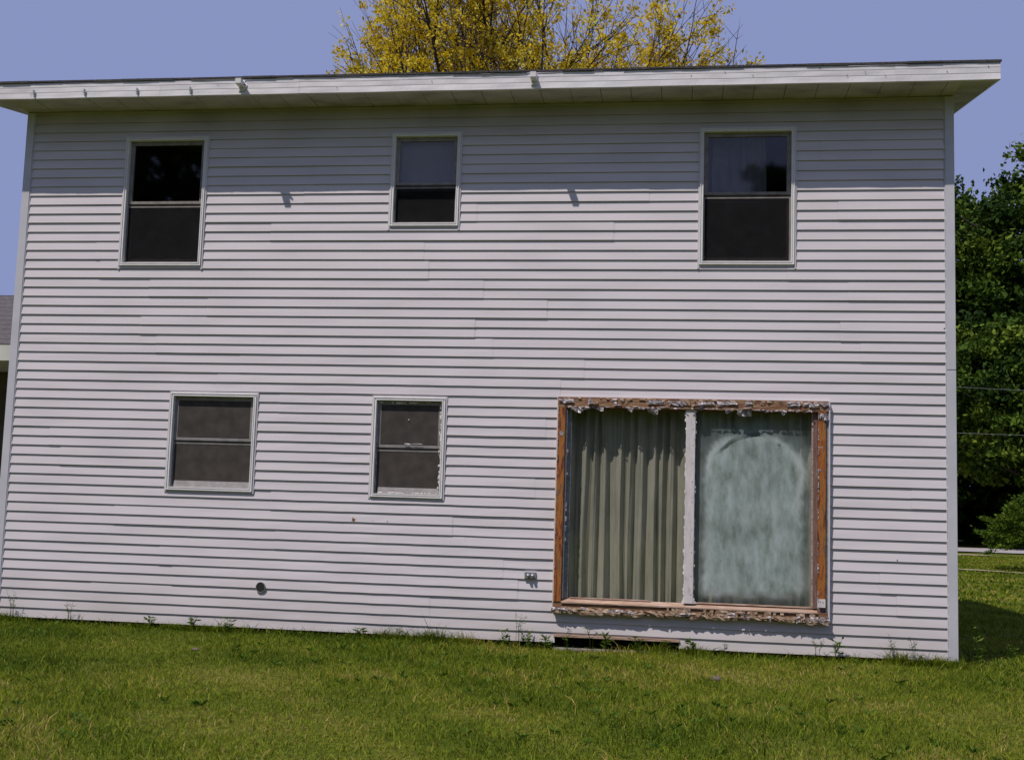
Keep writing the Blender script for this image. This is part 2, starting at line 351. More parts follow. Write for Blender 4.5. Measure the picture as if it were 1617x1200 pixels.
# ------------------------------------------------------------------ house
XL, XR, DEP = -7.1985, 2.5183, 6.5          # siding field, depth of the house
PXL, PXR = XL - 0.088, XR + 0.088           # outer faces of the corner posts
E = 0.1016; ZT = 5.515
house = empty('house', (0, 0, 0), 'two-storey house clad in pale lilac grey clapboard siding with a white eave', 'house')
WINS = dict(
    W1=(-6.105, -5.142, 3.770, 5.226), W2=(-3.113, -2.346, 4.196, 5.232), W3=(0.112, 1.085, 3.790, 5.234),
    W4=(-5.415, -4.430, 1.372, 2.432), W5=(-3.198, -2.405, 1.364, 2.426), BIG=(-1.268, 1.417, 0.298, 2.452))
HOLES = [(a, b, c, d) for a, b, c, d in WINS.values()] + [(-1.234, -0.012, -0.2, 0.058)]

def siding_wall(name, x0, x1, ztop, holes, xf, parent, seed=1, wav=1.0, gable=None):
    """clapboards along local x; xf maps (x, y, z) (y negative = outwards) to world"""
    rs = random.Random(seed); mb = MB()
    ncourse = int(ztop / E) + 2
    joints = {}
    for i in range(0, ncourse, 2):
        off = rs.uniform(0.3, 3.4); js = [x0]
        x = x0 + off
        while x < x1 - 0.3:
            js.append(x); x += 3.66
        js.append(x1)
        joints[i // 2] = [(js[k], js[k + 1], rs.uniform(-0.0008, 0.0008) - 0.0028 * (k % 2), rs.uniform(-0.0014, 0.0014)) for k in range(len(js) - 1)]
    def wave(x, z):
        a = 0.5 + 0.5 * wn(x * 0.35, z * 0.5, 1.0, 4, 2)
        low = (1.0 + 0.9 * math.exp(-((x + 3.2) / 1.6) ** 2) * (z < 2.6)) if z < 3.0 else 0.45
        return (wn(x + 0.5 * z, z * 0.6, 3.2, 6, 5) * 0.0021 + wn(x, z * 6, 9.0, 4, 1) * 0.0009) * a * low * wav
    for i in range(ncourse):
        zb = i * E; zt = min(zb + E, ztop)
        if zb >= ztop: continue
        for (a, b, dy, dz) in joints[i // 2]:
            xs = sorted({a, b, *[h for q in holes for h in q[:2] if a < h < b]})
            for xa, xb in zip(xs[:-1], xs[1:]):
                if xb - xa < 1e-4: continue
                xm = (xa + xb) / 2
                spans = [(zb, zt)]
                for (hx0, hx1, hz0, hz1) in holes:
                    if hx0 < xm < hx1:
                        ns = []
                        for (s0, s1) in spans:
                            if hz1 <= s0 or hz0 >= s1: ns.append((s0, s1)); continue
                            if hz0 > s0: ns.append((s0, hz0))
                            if hz1 < s1: ns.append((hz1, s1))
                        spans = ns
                n = max(1, int((xb - xa) / 0.09))
                for (s0, s1) in spans:
                    if s1 - s0 < 0.002: continue
                    for k in range(n):
                        u0 = xa + (xb - xa) * k / n; u1 = xa + (xb - xa) * (k + 1) / n
                        lip = abs(s0 - zb) < 1e-6
                        def P(x, z):
                            t = (z - zb) / E                       # 0 at the butt, 1 at the top
                            y = -0.0145 * (1 - t) - 0.002 + dy
                            e = 0.0
                            if t < 0.02: e = wave(x, zb) * 1.2 + dz
                            y += wave(x, z) * 1.2
                            return xf(x, y, z + e)
                        pa, pb, pc, pd = P(u0, s0), P(u1, s0), P(u1, s1), P(u0, s1)
                        sm = (s0 + s1) / 2
                        pm0, pm1 = P(u0, sm), P(u1, sm)
                        mb.quad(pa, pb, pm1, pm0); mb.quad(pm0, pm1, pc, pd)
                        if lip:
                            q0 = xf(u0, 0.004, s0 + 0.001); q1 = xf(u1, 0.004, s0 + 0.001)
                            mb.quad(q0, q1, pb, pa)
                        elif s0 > zb + 0.002:
                            pass
    if gable: mb.poly(gable)
    return mb.build(name, MAT['siding'], parent)

siding_wall('siding', XL, XR, ZT, HOLES, lambda x, y, z: (x, y, z), house, 3)
siding_wall('siding', 0.07, DEP - 0.07, 5.56, [], lambda x, y, z: (PXR - 0.014 - y, x, z), house, 5, 0.4,
            gable=[(PXR - 0.006, 0.0, 5.55), (PXR - 0.006, DEP, 5.55), (PXR - 0.006, DEP / 2, 5.58 + DEP / 12)])
siding_wall('siding', 0.07, DEP - 0.07, 5.56, [], lambda x, y, z: (PXL + 0.014 + y, DEP - x, z), house, 6, 0.4,
            gable=[(PXL + 0.006, 0.0, 5.55), (PXL + 0.006, DEP, 5.55), (PXL + 0.006, DEP / 2, 5.58 + DEP / 12)])
siding_wall('siding', -XR, -XL, ZT, [], lambda x, y, z: (-x, DEP - y, z), house, 8, 0.4)

# shell behind the siding (sheathing with the openings cut), inner floors
def holed(mb, x0, x1, z0, z1, holes, y0, y1):
    xs = sorted({x0, x1, *[h for q in holes for h in q[:2]]}); zs = sorted({z0, z1, *[h for q in holes for h in q[2:]]})
    for a, b in zip(xs[:-1], xs[1:]):
        for c, d in zip(zs[:-1], zs[1:]):
            xm, zm = (a + b) / 2, (c + d) / 2
            if xm < x0 or xm > x1 or zm < z0 or zm > z1: continue
            if any(h[0] < xm < h[1] and h[2] < zm < h[3] for h in holes): continue
            mb.box(a, b, y0, y1, c, d)
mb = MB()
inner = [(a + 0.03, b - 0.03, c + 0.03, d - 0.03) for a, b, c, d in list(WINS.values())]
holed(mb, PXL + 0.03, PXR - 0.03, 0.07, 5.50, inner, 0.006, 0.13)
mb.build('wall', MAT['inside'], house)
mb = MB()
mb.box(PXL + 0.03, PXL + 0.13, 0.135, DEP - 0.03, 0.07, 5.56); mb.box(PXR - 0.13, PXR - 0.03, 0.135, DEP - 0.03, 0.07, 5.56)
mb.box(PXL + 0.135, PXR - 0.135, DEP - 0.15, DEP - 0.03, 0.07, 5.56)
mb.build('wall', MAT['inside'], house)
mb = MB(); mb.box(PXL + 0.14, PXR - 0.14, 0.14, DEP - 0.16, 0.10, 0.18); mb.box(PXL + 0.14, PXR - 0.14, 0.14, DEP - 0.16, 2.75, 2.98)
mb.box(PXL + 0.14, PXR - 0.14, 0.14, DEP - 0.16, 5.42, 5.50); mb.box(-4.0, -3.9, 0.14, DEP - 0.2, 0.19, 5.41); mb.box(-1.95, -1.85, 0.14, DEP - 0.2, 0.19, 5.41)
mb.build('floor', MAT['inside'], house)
# foundation, with the low crawl opening
mb = MB(); mb.box(PXL + 0.06, -1.24, 0.03, 0.2, -0.3, 0.065); mb.box(-0.006, PXR - 0.06, 0.03, 0.2, -0.3, 0.065)
mb.box(PXL + 0.06, PXL + 0.2, 0.205, DEP - 0.03, -0.3, 0.065); mb.box(PXR - 0.2, PXR - 0.06, 0.205, DEP - 0.03, -0.3, 0.065)
mb.box(PXL + 0.21, PXR - 0.21, DEP - 0.2, DEP - 0.03, -0.3, 0.065)
mb.build('foundation', MAT['black'], house)  # shadow below the siding is put into the foundation's colour
# crawl opening: lintel board, ledge
mb = MB(); mb.box(-1.245, -0.005, -0.030, 0.02, 0.056, 0.082)
mb.build('lintel_board', MAT['wood_sill'], house, bevel=0.003)
mb = MB(); mb.box(-1.24, -0.01, -0.035, 0.05, -0.085, -0.050)
mb.build('vent_ledge', MAT['concrete'], house)
mb = MB(); mb.box(-1.236, -0.01, 0.21, 0.23, -0.2, 0.06); mb.build('vent_shade_panel', MAT['black'], house)  # black panel paints the darkness inside the crawl opening

# corner posts
for sx, xa, xb in ((1, PXL, XL), (-1, XR, PXR)):
    mb = MB()
    mb.box(xa, xb, -0.024, 0.0, 0.0, ZT - 0.003)
    if sx > 0:
        mb.box(xb + 0.001, xb + 0.010, -0.018, 0.0, 0.0, ZT - 0.004)
        mb.box(xa, xa + 0.024, 0.001, 0.088, 0.0, 5.585)
    else:
        mb.box(xa - 0.010, xa - 0.001, -0.018, 0.0, 0.0, ZT - 0.004)
        mb.box(xb - 0.024, xb, 0.001, 0.088, 0.0, 5.585)
    o = mb.build('corner_post', MAT['post'], house, bevel=0.003)
# lap joint in the right post
mb = MB(); mb.box(XR + 0.002, PXR + 0.0015, -0.0262, -0.0225, 2.775, 2.779); mb.build('joint_line', MAT['groove'], house)
for px in (PXL, PXR):
    mb = MB(); s = 1 if px < 0 else -1
    mb.box(min(px, px + s * 0.024), max(px, px + s * 0.024), DEP - 0.088, DEP + 0.024, 0.0, 5.5)
    mb.build('corner_post', MAT['post'], house)

# roof ---------------------------------------------------------------
RXL, RXR, OH = PXL - 0.335, PXR + 0.335, 0.45
SL = 1 / 6.0
mb = MB()
ridge_y = DEP / 2
def slab(mb, x0, x1, y0, y1, z0, z1, t):
    a = [(x0, y0, z0), (x1, y0, z0), (x1, y1, z1), (x0, y1, z1)]
    b = [(p[0], p[1], p[2] + t) for p in a]
    mb.poly(a[::-1]); mb.poly(b)
    for i in range(4):
        j = (i + 1) % 4; mb.quad(a[i], a[j], b[j], b[i])
rz = 5.694
slab(mb, RXL - 0.012, RXR + 0.012, -OH - 0.012, ridge_y, rz - 0.002, rz + (ridge_y + OH) * SL, 0.020)
slab(mb, RXL - 0.012, RXR + 0.012, ridge_y, DEP + OH + 0.012, rz + (ridge_y + OH) * SL, rz - 0.002, 0.020)
# ragged shingle lip over the front edge
x = RXL - 0.012
while x < RXR:
    x2 = min(x + random.uniform(0.25, 0.40), RXR + 0.012); d = random.uniform(0.0, 0.010)
    mb.box(x, x2 - 0.004, -OH - 0.014 - d, -OH - 0.0125, rz - 0.004 + random.uniform(-0.003, 0.004), rz + 0.017)
    x = x2
mb.build('roof', MAT['shingle'], house)
# fascia: aluminium pressed in lengths, slightly dented and rippled
def fascia_run(x0, x1, seed):
    rs = random.Random(seed); mb = MB(); n = int((x1 - x0) / 0.06)
    prof = [(0.0, 0.172), (-0.005, 0.168), (-0.0055, 0.126), (-0.0035, 0.124), (-0.005, 0.070), (-0.003, 0.067), (-0.006, 0.004), (-0.003, 0.0), (0.02, 0.0)]
    ph = rs.uniform(0, 9)
    def P(x, j):
        y, z = prof[j]
        dy = 0.0028 * wn(x + ph, z * 9, 2.4, 6, 4) + 0.0012 * math.sin(x * 17 + z * 30 + ph)
        return (x, -OH + y + dy, ZT + z + 0.0015 * math.sin(x * 5 + ph))
    for i in range(n):
        a, b = x0 + (x1 - x0) * i / n, x0 + (x1 - x0) * (i + 1) / n
        for j in range(len(prof) - 1):
            mb.quad(P(a, j + 1), P(b, j + 1), P(b, j), P(a, j))
    return mb
cuts = [RXL, -5.55, -4.02, -1.545, 0.72, 1.97, RXR]
for k in range(len(cuts) - 1):
    o = fascia_run(cuts[k] + 0.001, cuts[k + 1] + (0.012 if k < len(cuts) - 2 else 0), k).build('fascia', MAT['fascia'], house, smooth=False)
    o.location.y = -0.0009 * (k % 2)
mb = MB()
for xx, s in ((RXL, 1), (RXR, -1)):        # rake boards climbing with the roof
    x0, x1 = (xx, xx + 0.02) if s > 0 else (xx - 0.02, xx)
    slab(mb, x0, x1, -OH + 0.003, ridge_y, ZT + 0.001, ZT + 0.001 + (ridge_y + OH) * SL, 0.170)
    slab(mb, x0, x1, ridge_y, DEP + OH, ZT + 0.001 + (ridge_y + OH) * SL, ZT + 0.001, 0.170)
mb.box(RXL + 0.021, RXR - 0.021, DEP + OH - 0.02, DEP + OH, ZT, ZT + 0.168)
mb.build('rake_board', MAT['fascia'], house)
# drip edge: thin loose flashing, lifting and sagging
mb = MB(); n = 170
for i in range(n):
    a, b = RXL + (RXR - RXL) * i / n, RXL + (RXR - RXL) * (i + 1) / n
    f = lambda x: ZT + 0.166 + 0.004 * wn(x, 0, 1.1, 5, 2)
    if -5.2 < a < -4.1 or -2.1 < a < -0.9 or 1.5 < a < 2.3:
        g_ = lambda x: -0.010 - 0.006 * (1 + wn(x, 3, 2.0, 4, 1))
    else:
        g_ = lambda x: -0.0085
    mb.quad((a, -OH + g_(a), f(a)), (b, -OH + g_(b), f(b)), (b, -OH - 0.004, rz - 0.004), (a, -OH - 0.004, rz - 0.004))
mb.build('drip_edge', MAT['fascia'], house)
# nail heads and dents marks on fascia
mb = MB()
for x_, z_ in ((-2.6, .10), (0.02, .10), (0.62, .09), (1.26, .155), (1.52, .07), (1.69, .10), (1.88, .06), (2.45, .09), (2.83, .13), (-3.6, .05), (-4.9, .12), (-7.0, .05), (0.35, .13)):
    r = 0.006
    mb.poly([(x_ + r * math.cos(t), -OH - 0.0125, ZT + z_ + r * math.sin(t)) for t in [k * math.pi / 4 for k in range(8)]])
tag(mb.build('nail_heads', MAT['groove'], house), kind='stuff')
# soffits (front panels with joints, rake soffits)
mb = MB(); gr = MB()
x = PXL
while x < PXR:
    x2 = min(x + 0.305, PXR)
    dz = random.uniform(-0.0015, 0.0015)
    mb.box(x + 0.003, x2 - 0.003, -OH + 0.006, -0.001, ZT + 0.004 + dz, ZT + 0.012)
    x = x2
gr.box(PXL, PXR, -OH + 0.006, -0.002, ZT + 0.0145, ZT + 0.022)
gr.build('soffit_backing', MAT['groove'], house)
mb.build('soffit', MAT['soffit'], house)
for xa, xb in ((RXL + 0.0205, PXL - 0.001), (PXR + 0.001, RXR - 0.0205)):
    mb = MB()
    n = 11
    for (ya, yb) in ((-OH + 0.006, ridge_y), (ridge_y, DEP + OH - 0.03)):
        for k in range(n):
            u0 = ya + (yb - ya) * k / n + 0.003; u1 = ya + (yb - ya) * (k + 1) / n - 0.003
            f = lambda y: ZT + 0.006 + (ridge_y + OH - abs(y - ridge_y)) * SL
            slab(mb, xa, xb, u0, u1, f(u0), f(u1), 0.01)
    sg = 1 if xa > 0 else -1; xq = PXR - 0.004 if xa > 0 else PXL + 0.004
    mb.poly([(xq, -OH + 0.008, ZT + 0.005), (xq, -0.002, ZT + 0.005), (xq, -0.002, ZT + 0.085), (xq, -OH + 0.008, ZT + 0.012)])
    mb.build('soffit', MAT['soffit'], house)
# cable cleats and pipe stubs on the fascia
def bracket(x, label):
    mb = MB()
    mb.box(x - 0.035, x + 0.035, -OH - 0.018, -OH - 0.010, ZT + 0.035, ZT + 0.150)
    for (y0, z0, y1, z1) in ((-OH - 0.018, ZT + 0.132, -OH - 0.115, ZT + 0.118),):
        mb.v += []
    n = len(mb.v)
    pts = [(-0.030, -OH - 0.0185, ZT + 0.075), (0.030, -OH - 0.0185, ZT + 0.075), (0.030, -OH - 0.125, ZT + 0.085), (-0.030, -OH - 0.125, ZT + 0.085)]
    lo = [(x + a, b, c) for a, b, c in pts]; hi = [(p[0], p[1], p[2] + 0.052) for p in lo]
    mb.poly(lo[::-1]); mb.poly(hi)
    for i in range(4):
        j = (i + 1) % 4; mb.quad(lo[i], lo[j], hi[j], hi[i])
    o = mb.build('eave_bracket', MAT['fascia'], house, bevel=0.004); o['label'] = label
    return o
bracket(-1.545, 'stubby pale bracket near the middle of the fascia')
b1 = bracket(-4.63, 'pale bracket with a dark hook on the left of the fascia')
mb = MB(); mb.tube([(-4.60, -OH - 0.02, ZT + 0.10), (-4.565, -OH - 0.07, ZT + 0.095), (-4.545, -OH - 0.075, ZT + 0.07), (-4.56, -OH - 0.05, ZT + 0.045), (-4.59, -OH - 0.03, ZT + 0.04)], [0.008] * 5, 8)
mb.build('hook', MAT['metal'], b1)
for x in (-6.965, -6.384, -5.789, -5.195):
    mb = MB(); mb.box(x - 0.014, x + 0.014, -OH - 0.020, -OH - 0.0105, ZT + 0.045, ZT + 0.053); mb.box(x - 0.014, x + 0.014, -OH - 0.020, -OH - 0.0105, ZT + 0.075, ZT + 0.083)
    mb.box(x - 0.005, x + 0.009, -OH - 0.028, -OH - 0.0205, ZT + 0.040, ZT + 0.092)
    mb.build('cable_cleat', MAT['metal'], house)

# ------------------------------------------------------------------ windows
def ragged(mb, x0, x1, z, drop, y, up=0.0, step=0.02, out=0.012, rs=random, gap=0.0, axis='x'):
    """a crumpled torn strip hanging from a line; axis x: horizontal line at height z; axis z: vertical line at x=z"""
    n = max(2, int((x1 - x0) / step)); P = []
    d = drop * 0.6
    for i in range(n + 1):
        t = x0 + (x1 - x0) * i / n + rs.uniform(-0.3, 0.3) * step
        d = min(drop, max(0.05 * drop, d + rs.uniform(-0.45, 0.45) * drop))
        P.append((t, d, y - rs.uniform(0, out), y - rs.uniform(0.2, 1.3) * out, y - rs.uniform(0, out)))
    for i in range(n):
        if rs.random() < gap: continue
        a, b = P[i], P[i + 1]
        rows = [[(a[0], a[2], z + up), (b[0], b[2], z + up)], [(a[0], a[3], z + up - (up + a[1]) * .5), (b[0], b[3], z + up - (up + b[1]) * .5)], [(a[0] + rs.uniform(-.3, .3) * step, a[4], z - a[1]), (b[0], b[4], z - b[1])]]
        if axis == 'z':
            rows = [[(q[2] * 0 + z - (q[2] - z) * -1 if False else (2 * z - q[2]) * 0 + (z + (q[2] - z)), q[1], q[0]) for q in r] for r in rows]
        for r0, r1 in zip(rows[:-1], rows[1:]):
            mb.quad(r0[0], r0[1], r1[1], r1[0])

def dh_window(key, rail, sash_m, screen_m, label, lower_open=False, screens='lower', ears=True):
    x0, x1, z0, z1 = WINS[key]
    mb = MB()
    mb.ring(x0 + 0.018, x1 - 0.018, z0 + 0.018, z1 - 0.018, 0.009, -0.036, 0.0055)      # projecting cream frame: rib, flat, rib
    mb.ring(x0 + 0.027, x1 - 0.027, z0 + 0.027, z1 - 0.027, 0.012, -0.027, 0.0050)
    mb.ring(x0 + 0.039, x1 - 0.039, z0 + 0.039, z1 - 0.039, 0.011, -0.034, 0.0055)
    mb.ring(x0 + 0.0365, x1 - 0.0365, z0 + 0.0365, z1 - 0.0365, 0.0137, -0.022, 0.10)        # inner lip and reveal
    w_ = mb.build('window', MAT['frame'], house, bevel=0.002); w_['label'] = label
    mb = MB()
    mb.box(x0, x1, -0.020, 0.003, z1 - 0.0175, z1)
    e = 0.022 if ears else 0
    mb.box(x0, x0 + 0.0175, -0.0235, 0.003, z0 - e, z1 - 0.018); mb.box(x1 - 0.0175, x1, -0.0235, 0.003, z0 - e, z1 - 0.018)
    mb.box(x0 + 0.018, x1 - 0.018, -0.019, 0.003, z0, z0 + 0.0175)
    mb.build('trim', MAT['trim'], w_)
    ax, bx, az_, bz = x0 + 0.051, x1 - 0.051, z0 + 0.051, z1 - 0.051
    mb = MB()                                                                          # upper sash
    mb.ring(ax, bx, rail, bz, 0.042, 0.016, 0.048, tb=0.030)
    mb.build('sash', MAT[sash_m], w_, bevel=0.002)
    mb = MB(); mb.box(ax + 0.040, bx - 0.040, 0.032, 0.036, rail + 0.032, bz - 0.040)
    mb.build('pane', MAT['glass'], w_)
    if not lower_open:
        mb = MB(); mb.ring(ax, bx, az_, rail - 0.002, 0.040, 0.049, 0.078, tb=0.052)
        mb.build('sash', MAT[sash_m], w_, bevel=0.002)
        mb = MB(); mb.box(ax + 0.034, bx - 0.034, 0.062, 0.066, az_ + 0.05, rail - 0.036)
        mb.build('pane', MAT['glass'], w_)
    else:
        mb = MB(); mb.ring(ax, bx, rail - 0.055, rail + 0.60, 0.05, 0.056, 0.080, tb=0.05)
        mb.build('sash', MAT[sash_m], w_, bevel=0.002)
    mb = MB()
    mb.ring(ax + 0.002, bx - 0.002, az_ + 0.002, rail - 0.024, 0.014, 0.020, 0.030, tb=0.016)
    mb.build('screen_frame', MAT['sash'], w_)
    mb = MB()
    mb.box(ax + 0.014, bx - 0.014, 0.0235, 0.025, az_ + 0.016, rail - 0.038)
    mb.build('screen', MAT[screen_m], w_)
    if screens == 'both':
        mb = MB(); mb.box(ax + 0.042, bx - 0.042, 0.018, 0.0195, rail + 0.036, bz - 0.044); mb.build('screen', MAT[screen_m], w_)
    return w_
w1 = dh_window('W1', 4.475, 'sash', 'screen', 'tall upper storey window at the left with black panes')
w2 = dh_window('W2', 4.665, 'sash_light', 'screen', 'small upper storey window in the middle, raised open below a pale shade', lower_open=True)
w3 = dh_window('W3', 4.535, 'sash', 'screen', 'tall upper storey window at the right above the wide boarded window')
w4 = dh_window('W4', 1.915, 'sash_light', 'screen_brown', 'squarish ground floor window at the left with brown screens', screens='both', ears=False)
w5 = dh_window('W5', 1.890, 'sash_light', 'screen_brown', 'narrow ground floor window with peeling white paint', screens='both', ears=False)
# storm sill lit at the foot of the two lower windows
for wnd, key in ((w4, 'W4'), (w5, 'W5')):
    x0, x1, z0, z1 = WINS[key]
    mb = MB(); mb.poly([(x0 + .09, -0.004, z0 + .052), (x1 - .06, -0.004, z0 + .052), (x1 - .06, 0.017, z0 + .118), (x0 + .09, 0.017, z0 + .118)])
    mb.build('sill', MAT['sash_light'], wnd)
# peeling paint on the narrow window
x0, x1, z0, z1 = WINS['W5']
rs = random.Random(4); mb = MB()
ragged(mb, x0 + .07, x1 - .18, z1 - .066, 0.020, 0.004, up=0.004, step=0.022, out=0.012, rs=rs, gap=0.35)
for k in range(46):
    z_ = rs.uniform(z0 + .06, z1 - .08); xx = x1 - .055 - rs.uniform(0, 0.022); h = rs.uniform(.01, .05); wv = rs.uniform(.004, .014)
    mb.poly([(xx, 0.004 - rs.uniform(0, .01), z_), (xx + wv, 0.003, z_ + rs.uniform(0, .01)), (xx + wv * .8, 0.002, z_ + h), (xx - wv * .3, 0.0035, z_ + h * .8)])
for k in range(22):
    z_ = rs.uniform(z0 + .06, z1 - .3); xx = x0 + .054 + rs.uniform(0, 0.010); h = rs.uniform(.01, .05)
    mb.poly([(xx, 0.003, z_), (xx + .008, -0.002, z_ + .005), (xx + .006, 0.002, z_ + h)])
ragged(mb, x0 + .08, x1 - .08, z0 + .064, 0.010, -0.006, up=0.005, step=0.018, out=0.008, rs=rs, gap=0.45)
ragged(mb, x0 + .33, x1 - .25, 1.932, 0.010, 0.004, up=0.004, step=0.02, out=0.006, rs=rs, gap=0.1)
tag(mb.build('peeling_paint', MAT['white_paint'], w5), kind='stuff')
mb = MB(); mb.tube([(x0 + .385, 0.010, 2.185), (x0 + .392, 0.008, 2.175)], [0.007, 0.005], 6); mb.build('putty_spot', MAT['white_paint'], w5)

# roller shade behind the middle window; curtain sides behind the right one
x0, x1, z0, z1 = WINS['W2']
mb = MB(); mb.box(x0 + 0.06, x1 - 0.06, 0.086, 0.088, 4.62, z1 - 0.06)
tag(mb.build('roller_shade', MAT['shade_cloth']), 'pale grey roller shade drawn over the top half of the small upper middle window', 'window shade')
mb = MB(); mb.poly([(-2.93, 0.10, 4.262), (-2.86, 0.10, 4.262), (-2.84, 0.12, 4.285), (-2.90, 0.12, 4.290)]); mb.poly([(-2.93, 0.10, 4.262), (-2.90, 0.12, 4.290), (-2.94, 0.125, 4.262)])
mb.poly([(-2.86, 0.10, 4.262), (-2.84, 0.125, 4.262), (-2.84, 0.12, 4.285)])
tag(mb.build('paper_scrap', MAT['white_paint']), 'small white crumpled scrap lying on the sill of the open upper middle window', 'scrap')
def folded(name, x0, x1, z0, z1, y, mat, folds, amp, seed, label, cat, group=None):
    rs = random.Random(seed); nxx = int((x1 - x0) / 0.008); nzz = 26
    ks = [(rs.uniform(0.6, 1.4), rs.uniform(0, 6.28)) for _ in range(4)]
    verts = []; faces = []
    for j in range(nzz + 1):
        t = j / nzz; z = z0 + (z1 - z0) * t
        for i in range(nxx + 1):
            u = i / nxx; x = x0 + (x1 - x0) * u
            s = u * folds * 6.283 + 0.9 * math.sin(u * 9 + ks[0][1]) + 1.3 * math.sin(u * 23 + ks[1][1]) + 0.25 * math.sin(t * 3 + u * 12)
            a = math.sin(s); a = math.copysign(abs(a) ** 0.7, a)
            b = 0.35 * math.sin(s * 2.3 + ks[2][1] + 0.6 * math.sin(t * 5)) + 0.12 * math.sin(s * 5.1 + t * 4)
            spread = 0.75 + 0.25 * (1 - t)
            verts.append((x + 0.006 * math.sin(t * 4 + u * 20), y + amp * (a + b) * spread + 0.006 * math.sin(t * 7 + u * 31), z))
    for j in range(nzz):
        for i in range(nxx):
            k = j * (nxx + 1) + i; faces.append((k, k + 1, k + nxx + 2, k + nxx + 1))
    mb = MB(); mb.v = verts; mb.f = faces
    o = mb.build(name, mat, smooth=True)
    return tag(o, label, cat, group)
folded('curtain', -1.19, 0.06, 0.30, 2.44, 0.135, MAT['curtain'], 11, 0.034, 2, 'sage green pleated curtain hanging behind the clear left pane of the wide window', 'curtain')
folded('curtain', 0.09, 1.33, 0.30, 2.44, 0.135, MAT['curtain'], 9, 0.035, 5, 'sage green curtain half hidden behind the fogged right pane of the wide window', 'curtain')
MAT['voile'] = noise_mat('grey_voile', [(0.3, (0.12, 0.12, 0.14)), (0.7, (0.18, 0.18, 0.21))], 5, rough=0.95)
folded('curtain', 0.18, 0.80, 4.50, 5.19, 0.20, MAT['voile'], 3, 0.02, 8, 'smoky grey curtain drawn across the left of the upper right window', 'curtain')

# wide window -----------------------------------------------------------
bx0, bx1, bz0, bz1 = WINS['BIG']
PR = -0.072                                        # boards stand this far out from the wall
big = MB()
big.box(bx0 + 0.016, -1.178, PR, 0.05, 0.405, 2.335)                      # left casing board
bw = big.build('window', MAT['wood_orange'], house, bevel=0.003); bw['label'] = 'wide two-pane ground floor window with stripped orange wood casing'
mb = MB(); mb.box(1.302, 1.376, PR, 0.05, 0.50, 2.335); mb.build('casing_board', MAT['wood_orange'], bw, bevel=0.003)
mb = MB(); mb.box(bx0 + 0.012, 1.400, PR + 0.004, 0.05, 2.337, bz1 - 0.010); mb.build('header_board', MAT['wood_brown'], bw, bevel=0.003)
mb = MB(); mb.box(bx0 + 0.010, 1.400, PR + 0.010, 0.05, bz0 + 0.012, 0.402); mb.build('apron_board', MAT['wood_brown'], bw, bevel=0.003)
mb = MB()                                                                # sloping sill ledge
a = [(-1.176, PR - 0.004, 0.404), (1.30, PR - 0.004, 0.404), (1.30, 0.02, 0.436), (-1.176, 0.02, 0.436)]
mb.poly(a); mb.quad((-1.176, PR - 0.004, 0.392), (1.30, PR - 0.004, 0.392), (1.30, PR - 0.004, 0.404), (-1.176, PR - 0.004, 0.404))
mb.box(-1.10, -0.30, 0.000, 0.018, 0.438, 0.449)
mb.build('sill', MAT['wood_sill'], bw)
mb = MB(); mb.box(1.262, 1.301, -0.030, 0.05, 0.437, 2.335); mb.box(1.302, 1.376, -0.03, 0.05, 0.4025, 0.499); mb.build('inner_jamb', MAT['wood_mauve'], bw, bevel=0.002)
mb = MB(); mb.box(1.246, 1.2615, -0.018, 0.03, 0.437, 2.335); mb.box(0.13, 1.2455, -0.016, 0.03, 0.4365, 0.449); mb.build('glazing_stop', MAT['wood_sill'], bw, bevel=0.002)
mb = MB(); mb.box(-1.177, -1.118, 0.004, 0.06, 0.437, 2.335); mb.box(-1.177, -1.160, -0.05, 0.0035, 0.437, 2.335); mb.build('inner_jamb', MAT['vent'], bw)
mb = MB(); mb.box(-1.117, 1.245, 0.000, 0.05, 2.318, 2.336); mb.build('head_stop', MAT['wood_mauve'], bw)
mb = MB(); mb.box(0.026, 0.117, -0.052, 0.045, 0.436, 2.336); mu = mb.build('mullion', MAT['white_paint'], bw, bevel=0.003)
mb = MB()
for z_ in (0.52, 0.70, 0.93, 1.15, 1.42, 1.62, 1.80, 1.98, 2.14):
    mb.box(0.092, 0.099, -0.0545, -0.0525, z_, z_ + 0.007)
tag(mb.build('nail_heads', MAT['groove'], mu), kind='stuff')
rs = random.Random(9); mb = MB()                                           # peeling edges of the mullion
for side, xx in ((-1, 0.026), (1, 0.117)):
    z_ = 0.45
    while z_ < 2.3:
        h = rs.uniform(.02, .09); wv = rs.uniform(.003, .018)
        if rs.random() < 0.75:
            mb.poly([(xx, -0.040, z_), (xx + side * wv, -0.038 + rs.uniform(-.01, .01), z_ + h * .3), (xx + side * wv * .7, -0.036, z_ + h * .8), (xx, -0.040, z_ + h)])
        z_ += h
mb.poly([(0.0, -0.03, 0.437), (0.03, -0.048, 0.437), (0.03, -0.05, 0.50)]); mb.poly([(0.115, -0.05, 0.437), (0.16, -0.03, 0.437), (0.115, -0.05, 0.49)])
tag(mb.build('peeling_paint', MAT['white_paint'], mu), kind='stuff')
